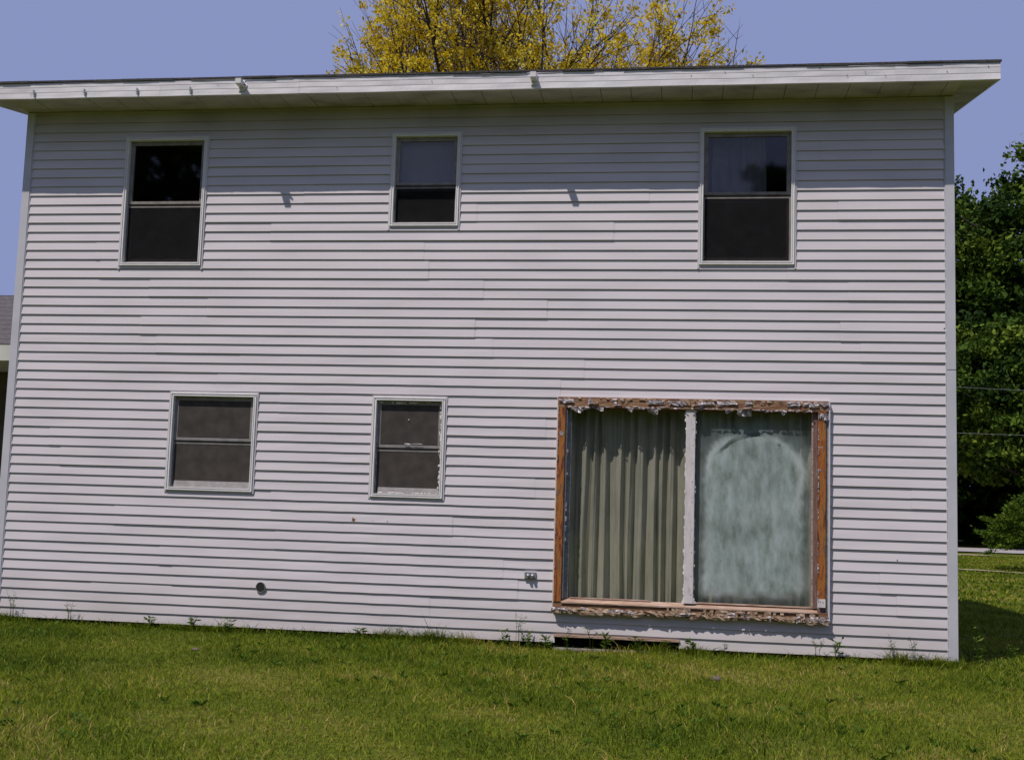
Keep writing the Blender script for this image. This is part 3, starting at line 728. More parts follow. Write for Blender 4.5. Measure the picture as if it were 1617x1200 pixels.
# thin siding channel around it
mb = MB(); mb.box(bx0, bx1, -0.030, 0.003, bz1 - 0.0095, bz1); mb.box(bx0, bx0 + 0.0115, -0.030, 0.003, bz0 + 0.02, bz1 - 0.01)
mb.box(1.401, bx1, -0.060, 0.003, bz0 + 0.01, bz1 - 0.01)
mb.build('trim', MAT['trim'], bw)
mb = MB(); mb.box(1.3765, 1.4005, -0.052, 0.003, 0.402, 2.336); mb.build('caulk_strip', MAT['vent'], bw)
mb = MB(); mb.box(1.300, 1.374, PR - 0.006, PR - 0.001, 0.455, 0.535); o = mb.build('metal_plate', MAT['white_paint'], bw); 
mb = MB(); mb.box(1.322, 1.330, PR - 0.008, PR - 0.0065, 0.505, 0.513); mb.box(1.348, 1.356, PR - 0.008, PR - 0.0065, 0.500, 0.508); tag(mb.build('screw_heads', MAT['groove'], o), kind='stuff')
# torn foil and paper
rs = random.Random(21); mb = MB(); pp = MB()
for (xa, xb) in ((-1.25, -1.10), (-0.95, -0.88), (-0.72, -0.66), (-0.36, -0.20), (-0.15, 0.02), (0.14, 0.30), (0.33, 0.52), (0.60, 0.66), (1.00, 1.12), (1.16, 1.40)):
    for r_ in range(2):
        ragged(mb, xa, xb, 2.405 + rs.uniform(-0.03, 0.02), 0.026, PR - 0.001, up=0.016, step=0.022, out=0.012, rs=rs, gap=0.22)
ragged(mb, -1.16, 1.24, 2.345, 0.018, PR - 0.002, up=0.004, step=0.022, out=0.016, rs=rs, gap=0.22)
for (xa, xb) in ((-1.13, -1.0), (-0.98, -0.80), (-0.55, -0.38), (-0.35, -0.25), (0.40, 0.48), (0.52, 0.66), (0.78, 0.88), (0.95, 1.0)):
    ragged(mb, xa, xb, 2.335, rs.uniform(.03, .065), PR + 0.02, up=0.006, step=0.024, out=0.03, rs=rs)
for k in range(9):                                 # bright folded scraps catching the sun
    xx = rs.choice([-0.98, -0.86, -0.7, -0.5, 0.2, 0.3, 0.42, 0.55, 0.1, -0.25]) + rs.uniform(-.04, .04); z_ = rs.uniform(2.35, 2.39); l = rs.uniform(.05, .11)
    mb.poly([(xx, PR - .004, z_), (xx + l, PR - .004, z_ + .012), (xx + l, PR - .035, z_ + .004), (xx + .01, PR - .038, z_ - .008)])
for (xa, xb) in ((-1.265, -1.06), (-0.98, -0.94), (-0.70, -0.45), (-0.03, 0.10), (0.45, 0.52), (0.60, 0.66), (0.82, 0.86), (1.10, 1.41), (1.16, 1.41)):
    for r_ in range(2):
        ragged(mb, xa, xb, 0.340 + rs.uniform(-.02, .02), 0.030, PR + 0.005, up=0.016, step=0.020, out=0.020, rs=rs, gap=0.25)
for r_ in range(2):
    ragged(pp, bx0 + 0.01, 1.40, 0.322, 0.040, PR + 0.006, up=0.018 + 0.014 * r_, step=0.030, out=0.018, rs=rs, gap=0.15)
ragged(pp, -0.2, 1.28, 0.36, 0.03, PR + 0.004, up=0.030, step=0.030, out=0.012, rs=rs, gap=0.35)
ragged(pp, -1.2, 1.35, 2.425, 0.05, PR + 0.002, up=0.012, step=0.030, out=0.012, rs=rs, gap=0.5)
def vflakes(mb, xx, z0, z1, wmax, y, rs, dens=0.7):
    z_ = z0
    while z_ < z1:
        h = rs.uniform(.015, .08); wv = rs.uniform(.3, 1) * wmax
        if rs.random() < dens:
            mb.poly([(xx - wv * .4, y, z_), (xx + wv * .5, y - rs.uniform(0, .012), z_ + h * .25), (xx + wv * .4, y - rs.uniform(0, .01), z_ + h * .8), (xx - wv * .3, y, z_ + h)])
        z_ += h
vflakes(mb, 1.303, 0.44, 2.30, 0.016, PR - 0.002, rs, 0.7)
vflakes(mb, bx0 + 0.018, 0.44, 2.30, 0.012, PR - 0.002, rs, 0.45)
vflakes(mb, -1.150, 1.0, 1.9, 0.022, -0.045, rs, 0.5)
mb.poly([(-1.19, PR - .003, 2.08), (-1.215, PR - .004, 2.10), (-1.235, PR - .003, 2.085), (-1.23, PR - .002, 2.055), (-1.20, PR - .002, 2.05)])
mb.quad((1.30, PR - .002, 1.985), (1.35, PR - .002, 1.985), (1.35, PR - .002, 1.993), (1.30, PR - .002, 1.993))
mb.quad((1.30, PR - .002, 1.76), (1.34, PR - .002, 1.765), (1.34, PR - .002, 1.775), (1.30, PR - .002, 1.775))
for r_ in range(2):
    ragged(mb, 1.30, 1.385, 2.30, 0.05, PR - 0.002, up=0.02, step=0.012, out=0.02, rs=rs)
tag(mb.build('torn_foil', MAT['foil'], bw), kind='stuff'); tag(pp.build('torn_paper', MAT['paper'], bw), kind='stuff')
# panes
mb = MB(); mb.box(-1.117, 0.025, 0.020, 0.0235, 0.437, 2.317); p = mb.build('pane', MAT['glass'], bw); p['label'] = 'clear left pane of the wide window'
gxn, gzn = 130, 210
xs = np.linspace(0.118, 1.2455, gxn); zs = np.linspace(0.437, 2.317, gzn)
XX, ZZ = np.meshgrid(xs, zs)
cx, cz, hx, hz, rr = 0.69, 1.30, 0.515, 0.84, 0.38
wob = 0.030 * wn(XX, ZZ, 7.0, 6, 1) + 0.014 * wn(XX, ZZ, 26.0, 6, 4)
rr_l = np.where(ZZ > cz, rr, 0.06)
qx = np.abs(XX - cx) - hx + rr_l; qz = np.abs(ZZ - cz) - hz + rr_l
sdf = np.minimum(np.maximum(qx, qz), 0) + np.hypot(np.maximum(qx, 0), np.maximum(qz, 0)) - rr_l + wob
inner_ = np.clip((-sdf + 0.03) / 0.09, 0, 1)
halo = np.clip(1 - sdf / 0.16, 0, 1) * 0.38
fog = np.maximum(inner_ * (0.86 + 0.10 * wn(XX * 1.4, ZZ * 0.5, 6, 7, 2)), halo)
# thin clear crescent wiped under the top rim, clear specks bottom left
arc = np.abs(np.hypot(XX - 0.70, (ZZ - 1.62) * 0.92) - 0.44 + 0.012 * wn(XX, ZZ, 22, 5, 3)) < 0.016
brk = np.clip(0.55 + 0.5 * wn(XX, ZZ, 15, 6, 2), 0.25, 1)
fog = np.where(arc & (ZZ > 1.85 + 0.12 * XX) & (XX < 0.95), fog * brk, fog)
spk = (wn(XX, ZZ, 30, 7, 6) > 0.95) & (XX < 0.52) & (ZZ < 0.95)
fog = np.where(spk, fog * 0.35, fog)
low = np.clip((ZZ - 0.50 + 0.05 * wn(XX, ZZ, 9, 6, 7)) / 0.10, 0, 1); fog = fog * (0.25 + 0.75 * low)
fog = np.clip(fog, 0.08, 0.95)
V = np.stack([XX, np.full_like(XX, 0.020), ZZ], -1).reshape(-1, 3)
idx = np.arange(gxn * gzn).reshape(gzn, gxn)
F = np.stack([idx[:-1, :-1], idx[:-1, 1:], idx[1:, 1:], idx[1:, :-1]], -1).reshape(-1, 4)
fo = np_mesh('pane', V, 4, MAT['fog'], bw, faces=(F.ravel().astype(np.int32), (np.arange(len(F)) * 4).astype(np.int32), np.full(len(F), 4, np.int32)))
at = fo.data.attributes.new('fog', 'FLOAT', 'POINT'); at.data.foreach_set('value', fog.ravel().astype(np.float32))
rimv = np.exp(-((sdf + 0.055) / 0.045) ** 2) * np.clip(0.22 + 0.4 * wn(XX, ZZ, 5, 6, 1), 0, 0.6) + 0.18 * np.clip(wn(XX, ZZ, 11, 7, 5), 0, 1)
at = fo.data.attributes.new('rim', 'FLOAT', 'POINT'); at.data.foreach_set('value', np.clip(rimv, 0, 1).ravel().astype(np.float32))
fo['label'] = 'fogged right pane with a pale rounded patch'

# wall fittings ----------------------------------------------------------
def disc(mb, c, r, y, n=20):
    mb.poly([(c[0] + r * math.cos(2 * math.pi * k / n), y, c[1] + r * math.sin(2 * math.pi * k / n)) for k in range(n)])
mb = MB(); n = 24; c = (-4.296, 0.417)
for (r0, y0, r1, y1) in ((0.050, -0.002, 0.052, -0.030), (0.052, -0.030, 0.046, -0.031), (0.046, -0.031, 0.044, -0.0165)):
    for k in range(n):
        t0, t1 = 2 * math.pi * k / n, 2 * math.pi * (k + 1) / n
        mb.quad(*[(c[0] + r * math.cos(t), y, c[1] + r * math.sin(t) * 1.05) for r, y, t in ((r0, y0, t0), (r0, y0, t1), (r1, y1, t1), (r1, y1, t0))])
v = mb.build('vent_sleeve', MAT['vent'], house, smooth=True); v['label'] = 'short round grey dryer vent sleeve with a black disc painted as its shaded inside'
mb = MB(); disc(mb, c, 0.0455, -0.0275); mb.build('vent_shade_disc', MAT['black'], v)  # black disc stands in for the shade inside the sleeve
mb = MB(); mb.box(-1.552, -1.436, -0.034, -0.002, 0.612, 0.684); ou = mb.build('outlet_box', MAT['metal'], house, bevel=0.004)
for xx in (-1.513, -1.470):
    mb = MB(); mb.tube([(xx, -0.034, 0.650), (xx, -0.050, 0.647), (xx + .004, -0.062, 0.634)], [0.017, 0.018, 0.013], 12); mb.build('socket_cover', MAT['metal'], ou, smooth=True)
mb = MB(); c0 = (-3.342, 1.137); rs = random.Random(3)
mb.poly([(c0[0] + dx, -0.0195, c0[1] + dz) for dx, dz in ((-.018, -.012), (.016, -.018), (.012, .0), (.024, .010), (.004, .012), (-.006, .030), (-.014, .012))])
mb.build('rust_stain', MAT['rust'], house)
for xx, zz, r in ((-3.138, 1.138, .004), (-2.985, 1.133, .006), (2.05, 0.93, .006), (2.50, 3.18, .007)):
    mb = MB(); disc(mb, (xx, zz), r, -0.0195, 8); mb.build('nail_hole', MAT['groove'], house)

# ------------------------------------------------------------------ vegetation helpers
def rand_dirs(n, rs):
    v = rs.normal(size=(n, 3)); return v / np.linalg.norm(v, axis=1, keepdims=True)
def leaves(name, C_, size, mat, parent, rs, rnd=None, aspect=0.5, droop=0.0, up=0.0, dirs=None):
    n = len(C_); a = rand_dirs(n, rs) if dirs is None else dirs
    a[:, 2] -= droop; a /= np.linalg.norm(a, axis=1, keepdims=True)
    nrm = rand_dirs(n, rs); nrm[:, 2] += up
    b = np.cross(a, nrm); b /= (np.linalg.norm(b, axis=1, keepdims=True) + 1e-9)
    s = size * rs.uniform(0.6, 1.3, (n, 1))
    c2 = np.cross(a, b)
    p0 = C_; p1 = C_ + a * s * 0.5 + b * s * aspect * 0.5 + c2 * s * 0.08; p2 = C_ + a * s; p3 = C_ + a * s * 0.5 - b * s * aspect * 0.5 + c2 * s * 0.08
    V = np.stack([p0, p1, p2, p3], 1).reshape(-1, 3)
    if rnd is None: rnd = rs.uniform(0, 1, n)
    return np_mesh(name, V, 4, mat, parent, rnd)

# yellow tree: recursive ascending limbs, leaf tufts strung along the twigs
def yellow_tree():
    rs = random.Random(23); nrs = np.random.RandomState(5)
    base = Vector((-3.85, 15.0, -0.1))
    t = empty('tree', base, 'yellow-leaved tree with thin dark branches rising behind the roof', 'tree')
    mb = MB(); tufts = []
    def inside(p):
        q = (p.x - base.x) / 5.5, (p.y - base.y) / 5.5, (p.z - 10.7) / 3.9
        lim = 1.0 + 0.16 * math.sin(p.x * 2.3 + 1.0) + 0.10 * math.sin(p.x * 5.1 + p.y * 2)
        return p.z < 10.7 and abs(q[0]) < 1.05 or (q[0] ** 2 + q[1] ** 2 + q[2] ** 2) < lim
    def branch(p, d, L, r, lev):
        nseg = 5 if lev < 4 else 3; pts = [p.copy()]; rad = [r]; q = p.copy(); dd = d.copy()
        if lev >= 2 and not inside(p): return
        for i in range(nseg):
            if lev >= 2 and i and not inside(q):
                rad = [a * (1 - 0.9 * j / (len(rad) - 1)) for j, a in enumerate(rad)]; break
            dd = (dd + Vector((rs.uniform(-1, 1), rs.uniform(-1, 1), rs.uniform(-0.5, 1.0))) * 0.15).normalized()
            q = q + dd * L / nseg; pts.append(q.copy()); rad.append(r * (1 - 0.55 * (i + 1) / nseg))
            if lev >= 3:
                for k in range(2 if lev == 3 else 3):
                    if rs.random() < (0.45 if lev == 3 else 0.62): tufts.append(tuple(q - dd * rs.uniform(0, L / nseg) - base))
        if len(pts) < 2: return
        mb.tube([x - base for x in pts], rad, 7 if lev < 2 else (5 if lev < 4 else 3))
        if lev >= 5:
            tufts.append(tuple(q - base)); return
        if len(pts) < 2: return
        nch = (7, 6, 5, 4, 2)[lev]
        for k in range(nch):
            f = rs.uniform(0.35, 1.0) if lev else 0.5 + 0.5 * (k + 0.5) / nch
            s = f * (len(pts) - 1); i0 = min(int(s), len(pts) - 2); pp = pts[i0].lerp(pts[i0 + 1], s - i0)
            ax = Vector((rs.uniform(-1, 1), rs.uniform(-1, 1), rs.uniform(-0.2, 0.35)))
            if lev == 0:
                an = k * 2.399 + 0.4; ax = Vector((math.cos(an), math.sin(an), 0.22))
            ang = rs.uniform(0.45, 0.85) if lev else rs.uniform(0.55, 1.05)
            nd = (dd * math.cos(ang) + ax.normalized() * math.sin(ang)).normalized()
            nd.z = max(nd.z, -0.05 if lev > 2 else 0.15)
            branch(pp, nd.normalized(), L * rs.uniform(0.55, 0.74) * (0.86 if lev == 0 else 1), r * 0.52, lev + 1)
        branch(q, (dd + Vector((0, 0, 0.2))).normalized(), L * 0.66, r * 0.5, lev + 1)
    branch(base, Vector((0.02, 0.0, 1)), 7.2, 0.20, 0)
    tr = mb.build('trunk', MAT['bark_dark'], t)
    T = np.array(tufts); n = len(T)
    print('yellow tufts', n, 'bbox', T.min(0), T.max(0))
    if n > 9000: T = T[nrs.permutation(n)[:4700]]; n = 4700
    k = 24
    C_ = np.repeat(T, k, 0) + nrs.normal(size=(n * k, 3)) * np.repeat(nrs.uniform(0.04, 0.12, n), k)[:, None]
    tr_ = np.repeat(np.clip(nrs.normal(0.5, 0.22, n), 0, 1), k)
    d = rand_dirs(n * k, nrs); d[:, 2] += 0.15
    leaves('crown', C_, 0.098, MAT['yellow_leaf'], t, nrs, np.clip(tr_ + nrs.normal(0, .15, n * k), 0, 1), 0.5, dirs=d)
    return t
yellow_tree()

def leafy_tree(name, x, y, h, rad, label, cat, group, seed, nclump=230, per=90, size=0.22, low=0.18, mat='green_leaf'):
    nrs = np.random.RandomState(seed); rs = random.Random(seed)
    t = empty(name, (x, y, float(gz(x, y))), label, cat, group)
    mb = MB(); mb.tube([(0, 0, -0.2), (0.1, 0.05, h * 0.25), (-0.1, 0.1, h * 0.5), (0.05, 0, h * 0.85)], [h * 0.022, h * 0.017, h * 0.011, 0.03], 10)
    lim = []
    for k in range(14):
        a = rs.uniform(0, 6.28); z0 = h * rs.uniform(0.22, 0.7); l = rad * rs.uniform(0.6, 0.95)
        p0 = Vector((0, 0.05, z0)); p1 = p0 + Vector((math.cos(a) * l * .5, math.sin(a) * l * .5, l * .25)); p2 = p0 + Vector((math.cos(a) * l, math.sin(a) * l, l * .55))
        mb.tube([p0, p1, p2], [h * .008, h * .005, 0.02], 6)
    mb.build('trunk', MAT['bark_dark'], t)
    # clumps: lumpy crown, more towards the outside
    cz, hz = h * (low + 1) / 2, h * (1 - low) / 2
    lobes = rand_dirs(11, nrs)
    C_ = []
    u = rand_dirs(nclump, nrs)
    bump = np.max(np.clip(u @ lobes.T, 0, 1) ** 6, 1)
    r = (0.72 + 0.30 * bump) * nrs.uniform(0.45, 1.0, nclump) ** 0.33
    K = u * r[:, None] * np.array([rad, rad, hz]) + np.array([0, 0, cz])
    tap = np.clip(1.12 - 0.35 * (K[:, 2] - cz) / hz, 0.6, 1.15); K[:, :2] *= tap[:, None]
    cs = nrs.uniform(0.55, 1.25, nclump)
    n = nclump * per
    off = nrs.normal(size=(n, 3)) * np.array([0.50, 0.50, 0.24]) * np.repeat(cs, per)[:, None] * rad / 6.0
    C_ = np.repeat(K, per, 0) + off
    rn = np.clip(np.repeat(nrs.uniform(0.0, 0.9, nclump), per) + nrs.normal(0, 0.14, n), 0, 1)  # clump tones spread wide so some read as sunlit, others as shaded
    leaves('crown', C_, size, MAT[mat], t, nrs, rn, 0.7, droop=0.2, up=1.0)
    return t
G1 = 'green trees beyond the road at the right'
leafy_tree('tree', 12.8, 54, 21.3, 7.0, 'tall dark green tree beyond the road, its left edge touching the house corner', 'tree', G1, 31, 400, 150, 0.30, 0.08)
leafy_tree('tree', 19.0, 52, 21.5, 6.2, 'taller green tree rising at the right edge beyond the road', 'tree', G1, 32, 380, 150, 0.30, 0.06)
leafy_tree('tree', 17.3, 47.6, 12.0, 5.4, 'lower brighter green tree standing in front of the tall dark trees', 'tree', G1, 33, 320, 150, 0.27, 0.22)
leafy_tree('tree', 9.0, 60, 17.0, 6.0, 'green tree mostly hidden behind the right house corner', 'tree', G1, 34, 220, 90, 0.28, 0.08)
# far woodland closing the view
nrs = np.random.RandomState(77); n = 60000
u = nrs.uniform(-14, 40, n); C_ = np.stack([u, nrs.uniform(58, 70, n), nrs.uniform(0, 1, n) ** 0.9 * (15 + 2 * np.sin(u * 0.9))], -1)
wd = leaves('woodland', C_, 0.75, MAT['green_leaf'], None, nrs, nrs.uniform(0, 0.5, n), 0.8, up=0.6); tag(wd, 'dark woodland undergrowth closing the view behind the green trees', 'woodland', kind='stuff')

# evergreen shrub near the path
def shrub(x, y, h, r, label, seed=3):
    nrs = np.random.RandomState(seed); t = empty('shrub', (x, y, float(gz(x, y))), label, 'shrub')
    mb = MB()
    for k in range(6):
        a = k * 1.05; mb.tube([(0.05 * math.cos(a), 0.05 * math.sin(a), -0.1), (0.3 * math.cos(a), 0.3 * math.sin(a), h * .35), (0.55 * r * math.cos(a), .55 * r * math.sin(a), h * .7)], [.035, .025, .01], 6)
    mb.build('stem', MAT['bark_dark'], t)
    nc, per = 460, 60
    u = rand_dirs(nc, nrs); u[:, 2] = np.abs(u[:, 2]) * 1.1 - 0.35 * nrs.uniform(0, 1, nc)
    rr = nrs.uniform(0.4, 1, nc) ** 0.35 * (1 + 0.14 * wn(u[:, 0] * 4, u[:, 1] * 4 + u[:, 2] * 5, 1.5))
    K = u * rr[:, None] * np.array([r, r, h * 0.60]) + np.array([0, 0, h * 0.42])
    K[:, :2] *= np.clip(0.45 + K[:, 2:3] / (h * 0.5), 0.5, 1.0)
    K[:, 2] = np.clip(K[:, 2], 0.05, None)
    d = K - np.array([0, 0, h * 0.3]); d /= np.linalg.norm(d, axis=1, keepdims=True)
    d = np.repeat(d, per, 0) * np.array([1, 1, 0.5]) + nrs.normal(size=(nc * per, 3)) * 0.45
    s = nrs.uniform(-0.14, 0.16, (nc * per, 1))
    C_ = np.repeat(K, per, 0) + np.repeat(u, per, 0) * s + nrs.normal(size=(nc * per, 3)) * np.array([.06, .06, .025])
    rn = np.clip(np.repeat(nrs.uniform(0.1, 0.8, nc), per) + nrs.normal(0, .15, nc * per), 0, 1)
    leaves('foliage', C_, 0.085, MAT['shrub_leaf'], t, nrs, rn, 0.45, up=0.8, dirs=d)
shrub(10.35, 23.6, 2.15, 1.75, 'rounded evergreen shrub on the lawn at the right edge')

# neighbouring house seen past the left corner
nh = empty('house', (-17.5, 12.5, 0.29), 'low neighbouring house with dark shingled roof and cream eave at far left', 'house')
MAT['cream'] = noise_mat('cream_eave', [(0.3, (0.52, 0.52, 0.44)), (0.7, (0.64, 0.63, 0.56))], 3, rough=0.6)
MAT['brick'] = noise_mat('dull_red_wall', [(0.3, (0.16, 0.03, 0.035)), (0.7, (0.26, 0.07, 0.06))], 6, rough=0.9)
MAT['shingle2'] = noise_mat('grey_shingle', [(0.3, (0.055, 0.045, 0.048)), (0.7, (0.13, 0.115, 0.115))], 9, detail=9, rough=0.95, stretch=(1, 1, 5), bump=0.8)
mb = MB()
for r_ in range(11):                      # overlapping shingle courses
    y0, y1 = -2.2 + r_ * 0.36, -2.2 + (r_ + 1) * 0.36 + 0.02
    slab(mb, -8, 6.5, y0, y1, 3.98 + r_ * 0.155, 3.98 + (r_ + 1) * 0.155, 0.022)
for r_ in range(11):
    y0, y1 = 5.72 - r_ * 0.36, 5.72 - (r_ + 1) * 0.36 - 0.02
    slab(mb, -8, 6.5, y1, y0, 3.98 + (r_ + 1) * 0.155, 3.98 + r_ * 0.155, 0.022)
mb.build('roof', MAT['shingle2'], nh)
mb = MB(); mb.box(-8, 6.5, -2.2, -2.1, 3.66, 3.978); mb.box(-8, 6.5, -2.095, -0.01, 3.66, 3.68); mb.build('fascia', MAT['cream'], nh)
mb = MB(); mb.box(-7.7, 6.2, 0, 0.2, -0.6, 3.64); mb.box(-7.7, -7.5, 0.2, 5.3, -.6, 3.9); mb.box(6.0, 6.2, 0.2, 5.3, -.6, 3.9); mb.box(-7.7, 6.2, 5.3, 5.5, -.6, 3.64)
mb.build('wall', noise_mat('olive_wall', [(0.3, (0.07, 0.06, 0.03)), (0.7, (0.11, 0.10, 0.06))], 3, rough=0.9), nh)
for xx in (-6, -1.5, 3):
    mb = MB(); mb.box(xx, xx + .14, -2.05, -1.92, -0.2, 3.655); mb.build('porch_post', MAT['cream'], nh)
mb = MB(); mb.box(-7.7, 6.3, -2.3, -0.02, -0.6, 0.25); mb.build('porch_floor', MAT['concrete'], nh)
mb = MB()
for k in range(7): mb.box(-7.6 + 0.001, 6.2, -2.06, -2.0, 1.15 + k * 0.16, 1.15 + k * 0.16 + 0.12) if k < 1 else None
mb.build('porch_rail', MAT['cream'], nh)
mb = MB(); mb.box(-7.6, 6.2, -2.08, -1.95, 0.26, 1.148); mb.build('porch_wall', MAT['brick'], nh)
def bush(x, y, h, r, label, seed):
    leafy_tree('bush', x, y, h, r, label, 'bush', None, seed, 90, 90, 0.14, 0.02, 'green_leaf')
bush(-15.2, 9.2, 3.2, 1.3, 'dark green bush under the cream eave of the neighbouring house at the left edge', 51)

# utility lines crossing in front of the trees
pole_m = noise_mat('pole_wood', [(0.3, (0.10, 0.075, 0.055)), (0.7, (0.18, 0.14, 0.11))], 6, stretch=(4, 4, 1), rough=0.9)
poles = ((-9.0, 27.0), (24.0, 29.5))
for (px, py), lb in zip(poles, ('wooden utility pole standing behind the house', 'wooden utility pole on the lawn beyond the shrub at the right')):
    t = empty('utility_pole', (px, py, float(gz(px, py))), lb, 'utility pole')
    mb = MB(); mb.tube([(0, 0, -0.3), (0, 0, 7.4)], [0.14, 0.10], 12); mb.build('pole', pole_m, t)
    mb = MB(); mb.box(-0.05, 0.05, -0.9, 0.9, 6.95, 7.06); mb.build('crossarm', pole_m, t)
wire_m = noise_mat('pale_wire', [(0.3, (0.25, 0.25, 0.26)), (0.7, (0.36, 0.36, 0.37))], 5, rough=0.4)
for (za, zb, lb) in ((6.75, 5.50, 'upper of two thin pale wires strung across in front of the green trees'), (4.9, 4.3, 'lower of two thin pale wires strung across in front of the green trees')):
    mb = MB(); pts = []
    for k in range(25):
        t_ = k / 24; pts.append((poles[0][0] + 33 * t_, poles[0][1] + 2.5 * t_ - 0.2, za + (zb - za) * t_ - 4 * 0.45 * t_ * (1 - t_)))
    mb.tube(pts, [0.005] * 25, 5); tag(mb.build('wire', wire_m), lb, 'wire', 'utility wires')

# unseen trees behind the photographer, sized for their reflections in the panes
G2 = 'trees standing behind the photographer'
for k, (x, y, h, r) in enumerate(((4.4, -46, 20.6, 2.8), (1.0, -47, 19.6, 1.8), (-27, -42, 30, 10), (-14, -46, 9.5, 5.5), (10, -48, 11, 5), (-40, -46, 20, 8), (20, -46, 17, 7))):
    lbs = ('round green tree opposite the upper right window', 'slim green tree opposite the middle of the house', 'very tall broad green tree opposite the left end of the house', 'low wide green tree between taller ones opposite the house', 'medium green tree right of the round one opposite the house', 'tall green tree at the far left opposite the house', 'tall green tree at the far right opposite the house')
    leafy_tree('tree', x, y, h, r, lbs[k], 'tree', G2, 60 + k, 150, 90, 0.55, -0.02)

n = 34000; u = nrs.uniform(-60, 50, n); C_ = np.stack([u, nrs.uniform(-62, -54, n), nrs.uniform(0, 1, n) * (9 + 1.5 * np.sin(u * 0.5) + 22 * (u < -21) + 0 * u)], -1)  # added leaf mass, raised at the left, to darken the pane reflections
wd2 = leaves('woodland', C_, 1.1, MAT['green_leaf'], None, nrs, nrs.uniform(0, 0.6, n), 0.8, up=0.6); tag(wd2, 'unseen woodland edge added behind the photographer to darken the panes', 'woodland', kind='stuff')

# ------------------------------------------------------------------ grass
def blades(n, xr, yr, hmin, hmax, wd_, rs, keep=None, dens=None):
    x = rs.uniform(xr[0], xr[1], n); y = rs.uniform(yr[0], yr[1], n)
    d = 0.55 + 0.45 * wn(x, y, 3.1, 6, 2)
    m = rs.uniform(0, 1, n) < np.clip(0.60 + 0.55 * d - 0.35 * np.clip(wn(x, y, 2.6, 6, 6), 0, 1), 0.15, 1)
    m &= ~((x > PXL + 0.02) & (x < PXR - 0.02) & (y > -0.02 + 0.0) & (y < DEP + 0.02))
    if keep is not None: m &= keep(x, y)
    x, y = x[m], y[m]; n = len(x)
    dry = 1.1 * wn(x, y, 0.75, 6, 3) + 0.9 * wn(x, y, 2.6, 6, 6)
    lush = wn(x, y, 1.1, 5, 8)
    h = rs.uniform(hmin, hmax, n) * (0.85 + 0.30 * lush) * np.where(rs.uniform(0, 1, n) < 0.03, 1.6, 1)
    wall = np.clip(1 - np.abs(y + 0.03) / 0.16, 0, 1) * (y < 0.1); h = h * (1 + wall * (0.5 + 2.2 * np.clip(wn(x, 0 * x, 5.0, 6, 4), 0, 1)) * rs.uniform(0, 1, n) ** 2)
    a = rs.uniform(0, 6.283, n); lean = rs.uniform(0.2, 1.5, n) * h
    dx, dy = np.cos(a), np.sin(a)
    b = rs.uniform(0, 6.283, n); wx, wy = np.cos(b) * wd_ * rs.uniform(.6, 1.3, n) / 2, np.sin(b) * wd_ * rs.uniform(.6, 1.3, n) / 2
    z = gz(x, y) - 0.004
    B = np.stack([x, y, z], 1); W = np.stack([wx, wy, 0 * wx], 1)
    m1 = B + np.stack([dx * lean * .3, dy * lean * .3, h * .55], 1); tp = B + np.stack([dx * lean, dy * lean, h * (0.75 + 0.25 * rs.uniform(0, 1, n))], 1)
    V = np.stack([B - W, B + W, m1 + W * .8, m1 - W * .8, tp], 1).reshape(-1, 3)
    base = np.arange(n) * 5
    li = np.stack([base, base + 1, base + 2, base + 3, base + 3, base + 2, base + 4], 1).ravel()
    ls = np.stack([np.arange(n) * 7, np.arange(n) * 7 + 4], 1).ravel(); lt = np.tile([4, 3], n)
    r = np.clip(0.34 + 0.20 * dry - 0.14 * lush + rs.normal(0, 0.16, n) + (rs.uniform(0, 1, n) < 0.05 + 0.30 * np.clip(dry - 0.2, 0, 1)) * 0.45, 0, 1)
    return V, li, ls, lt, np.repeat(r, 2)
def merge(parts):
    V = []; LI = []; LS = []; LT = []; R = []; nv = nl = 0
    for v_, li, ls, lt, r in parts:
        V.append(v_); LI.append(li + nv); LS.append(ls + nl); LT.append(lt); R.append(r); nv += len(v_); nl += len(li)
    return np.concatenate(V), np.concatenate(LI).astype(np.int32), np.concatenate(LS).astype(np.int32), np.concatenate(LT).astype(np.int32), np.concatenate(R)
nrs = np.random.RandomState(2)
def inview(x, y):      # keep the dense blades to the lawn a viewer near the photographer's spot can see
    d = y + 11.88; e = np.maximum(np.maximum(-0.66 * d - 0.5 - x, x - 0.34 * d - 1.2), 0)
    return np.random.RandomState(len(x) % 1000).uniform(0, 1, len(x)) > e / 3.5
parts = [blades(420000, (-10.5, 6.6), (-7.0, 0.08), 0.022, 0.062, 0.0052, nrs, inview),
         blades(60000, (2.55, 8.5), (0.0, 9.0), 0.03, 0.075, 0.011, nrs),
         blades(90000, (-16, 14), (-10, 9.0), 0.025, 0.07, 0.016, nrs, lambda x, y: (x < -0.66 * (y + 11.88) - 0.2) | (x > 0.34 * (y + 11.88) + 1.0)),
         blades(60000, (4.0, 16.0), (9.0, 36), 0.04, 0.09, 0.03, nrs),
         blades(9000, (-8.6, 4.4), (-6.6, 0.08), 0.06, 0.115, 0.0075, nrs, inview),
         blades(26000, (-7.4, 2.7), (-0.13, -0.02), 0.05, 0.12, 0.006, nrs, lambda x, y: nrs.uniform(0, 1, len(x)) < np.clip(0.12 + 0.9 * wn(x, 0 * x, 4.2, 7, 4), 0.05, 1) * np.where((x > -1.22) & (x < 0), 0.15, 1)),
         blades(16000, (-12, -7.2), (-2, 9.0), 0.03, 0.07, 0.014, nrs)]
V, li, ls, lt, R = merge(parts)
gr = np_mesh('grass', V, 0, MAT['grass_blade'], None, R, faces=(li, ls, lt)); tag(gr, 'short patchy green lawn grass with dry yellowish spots', 'grass', kind='stuff')
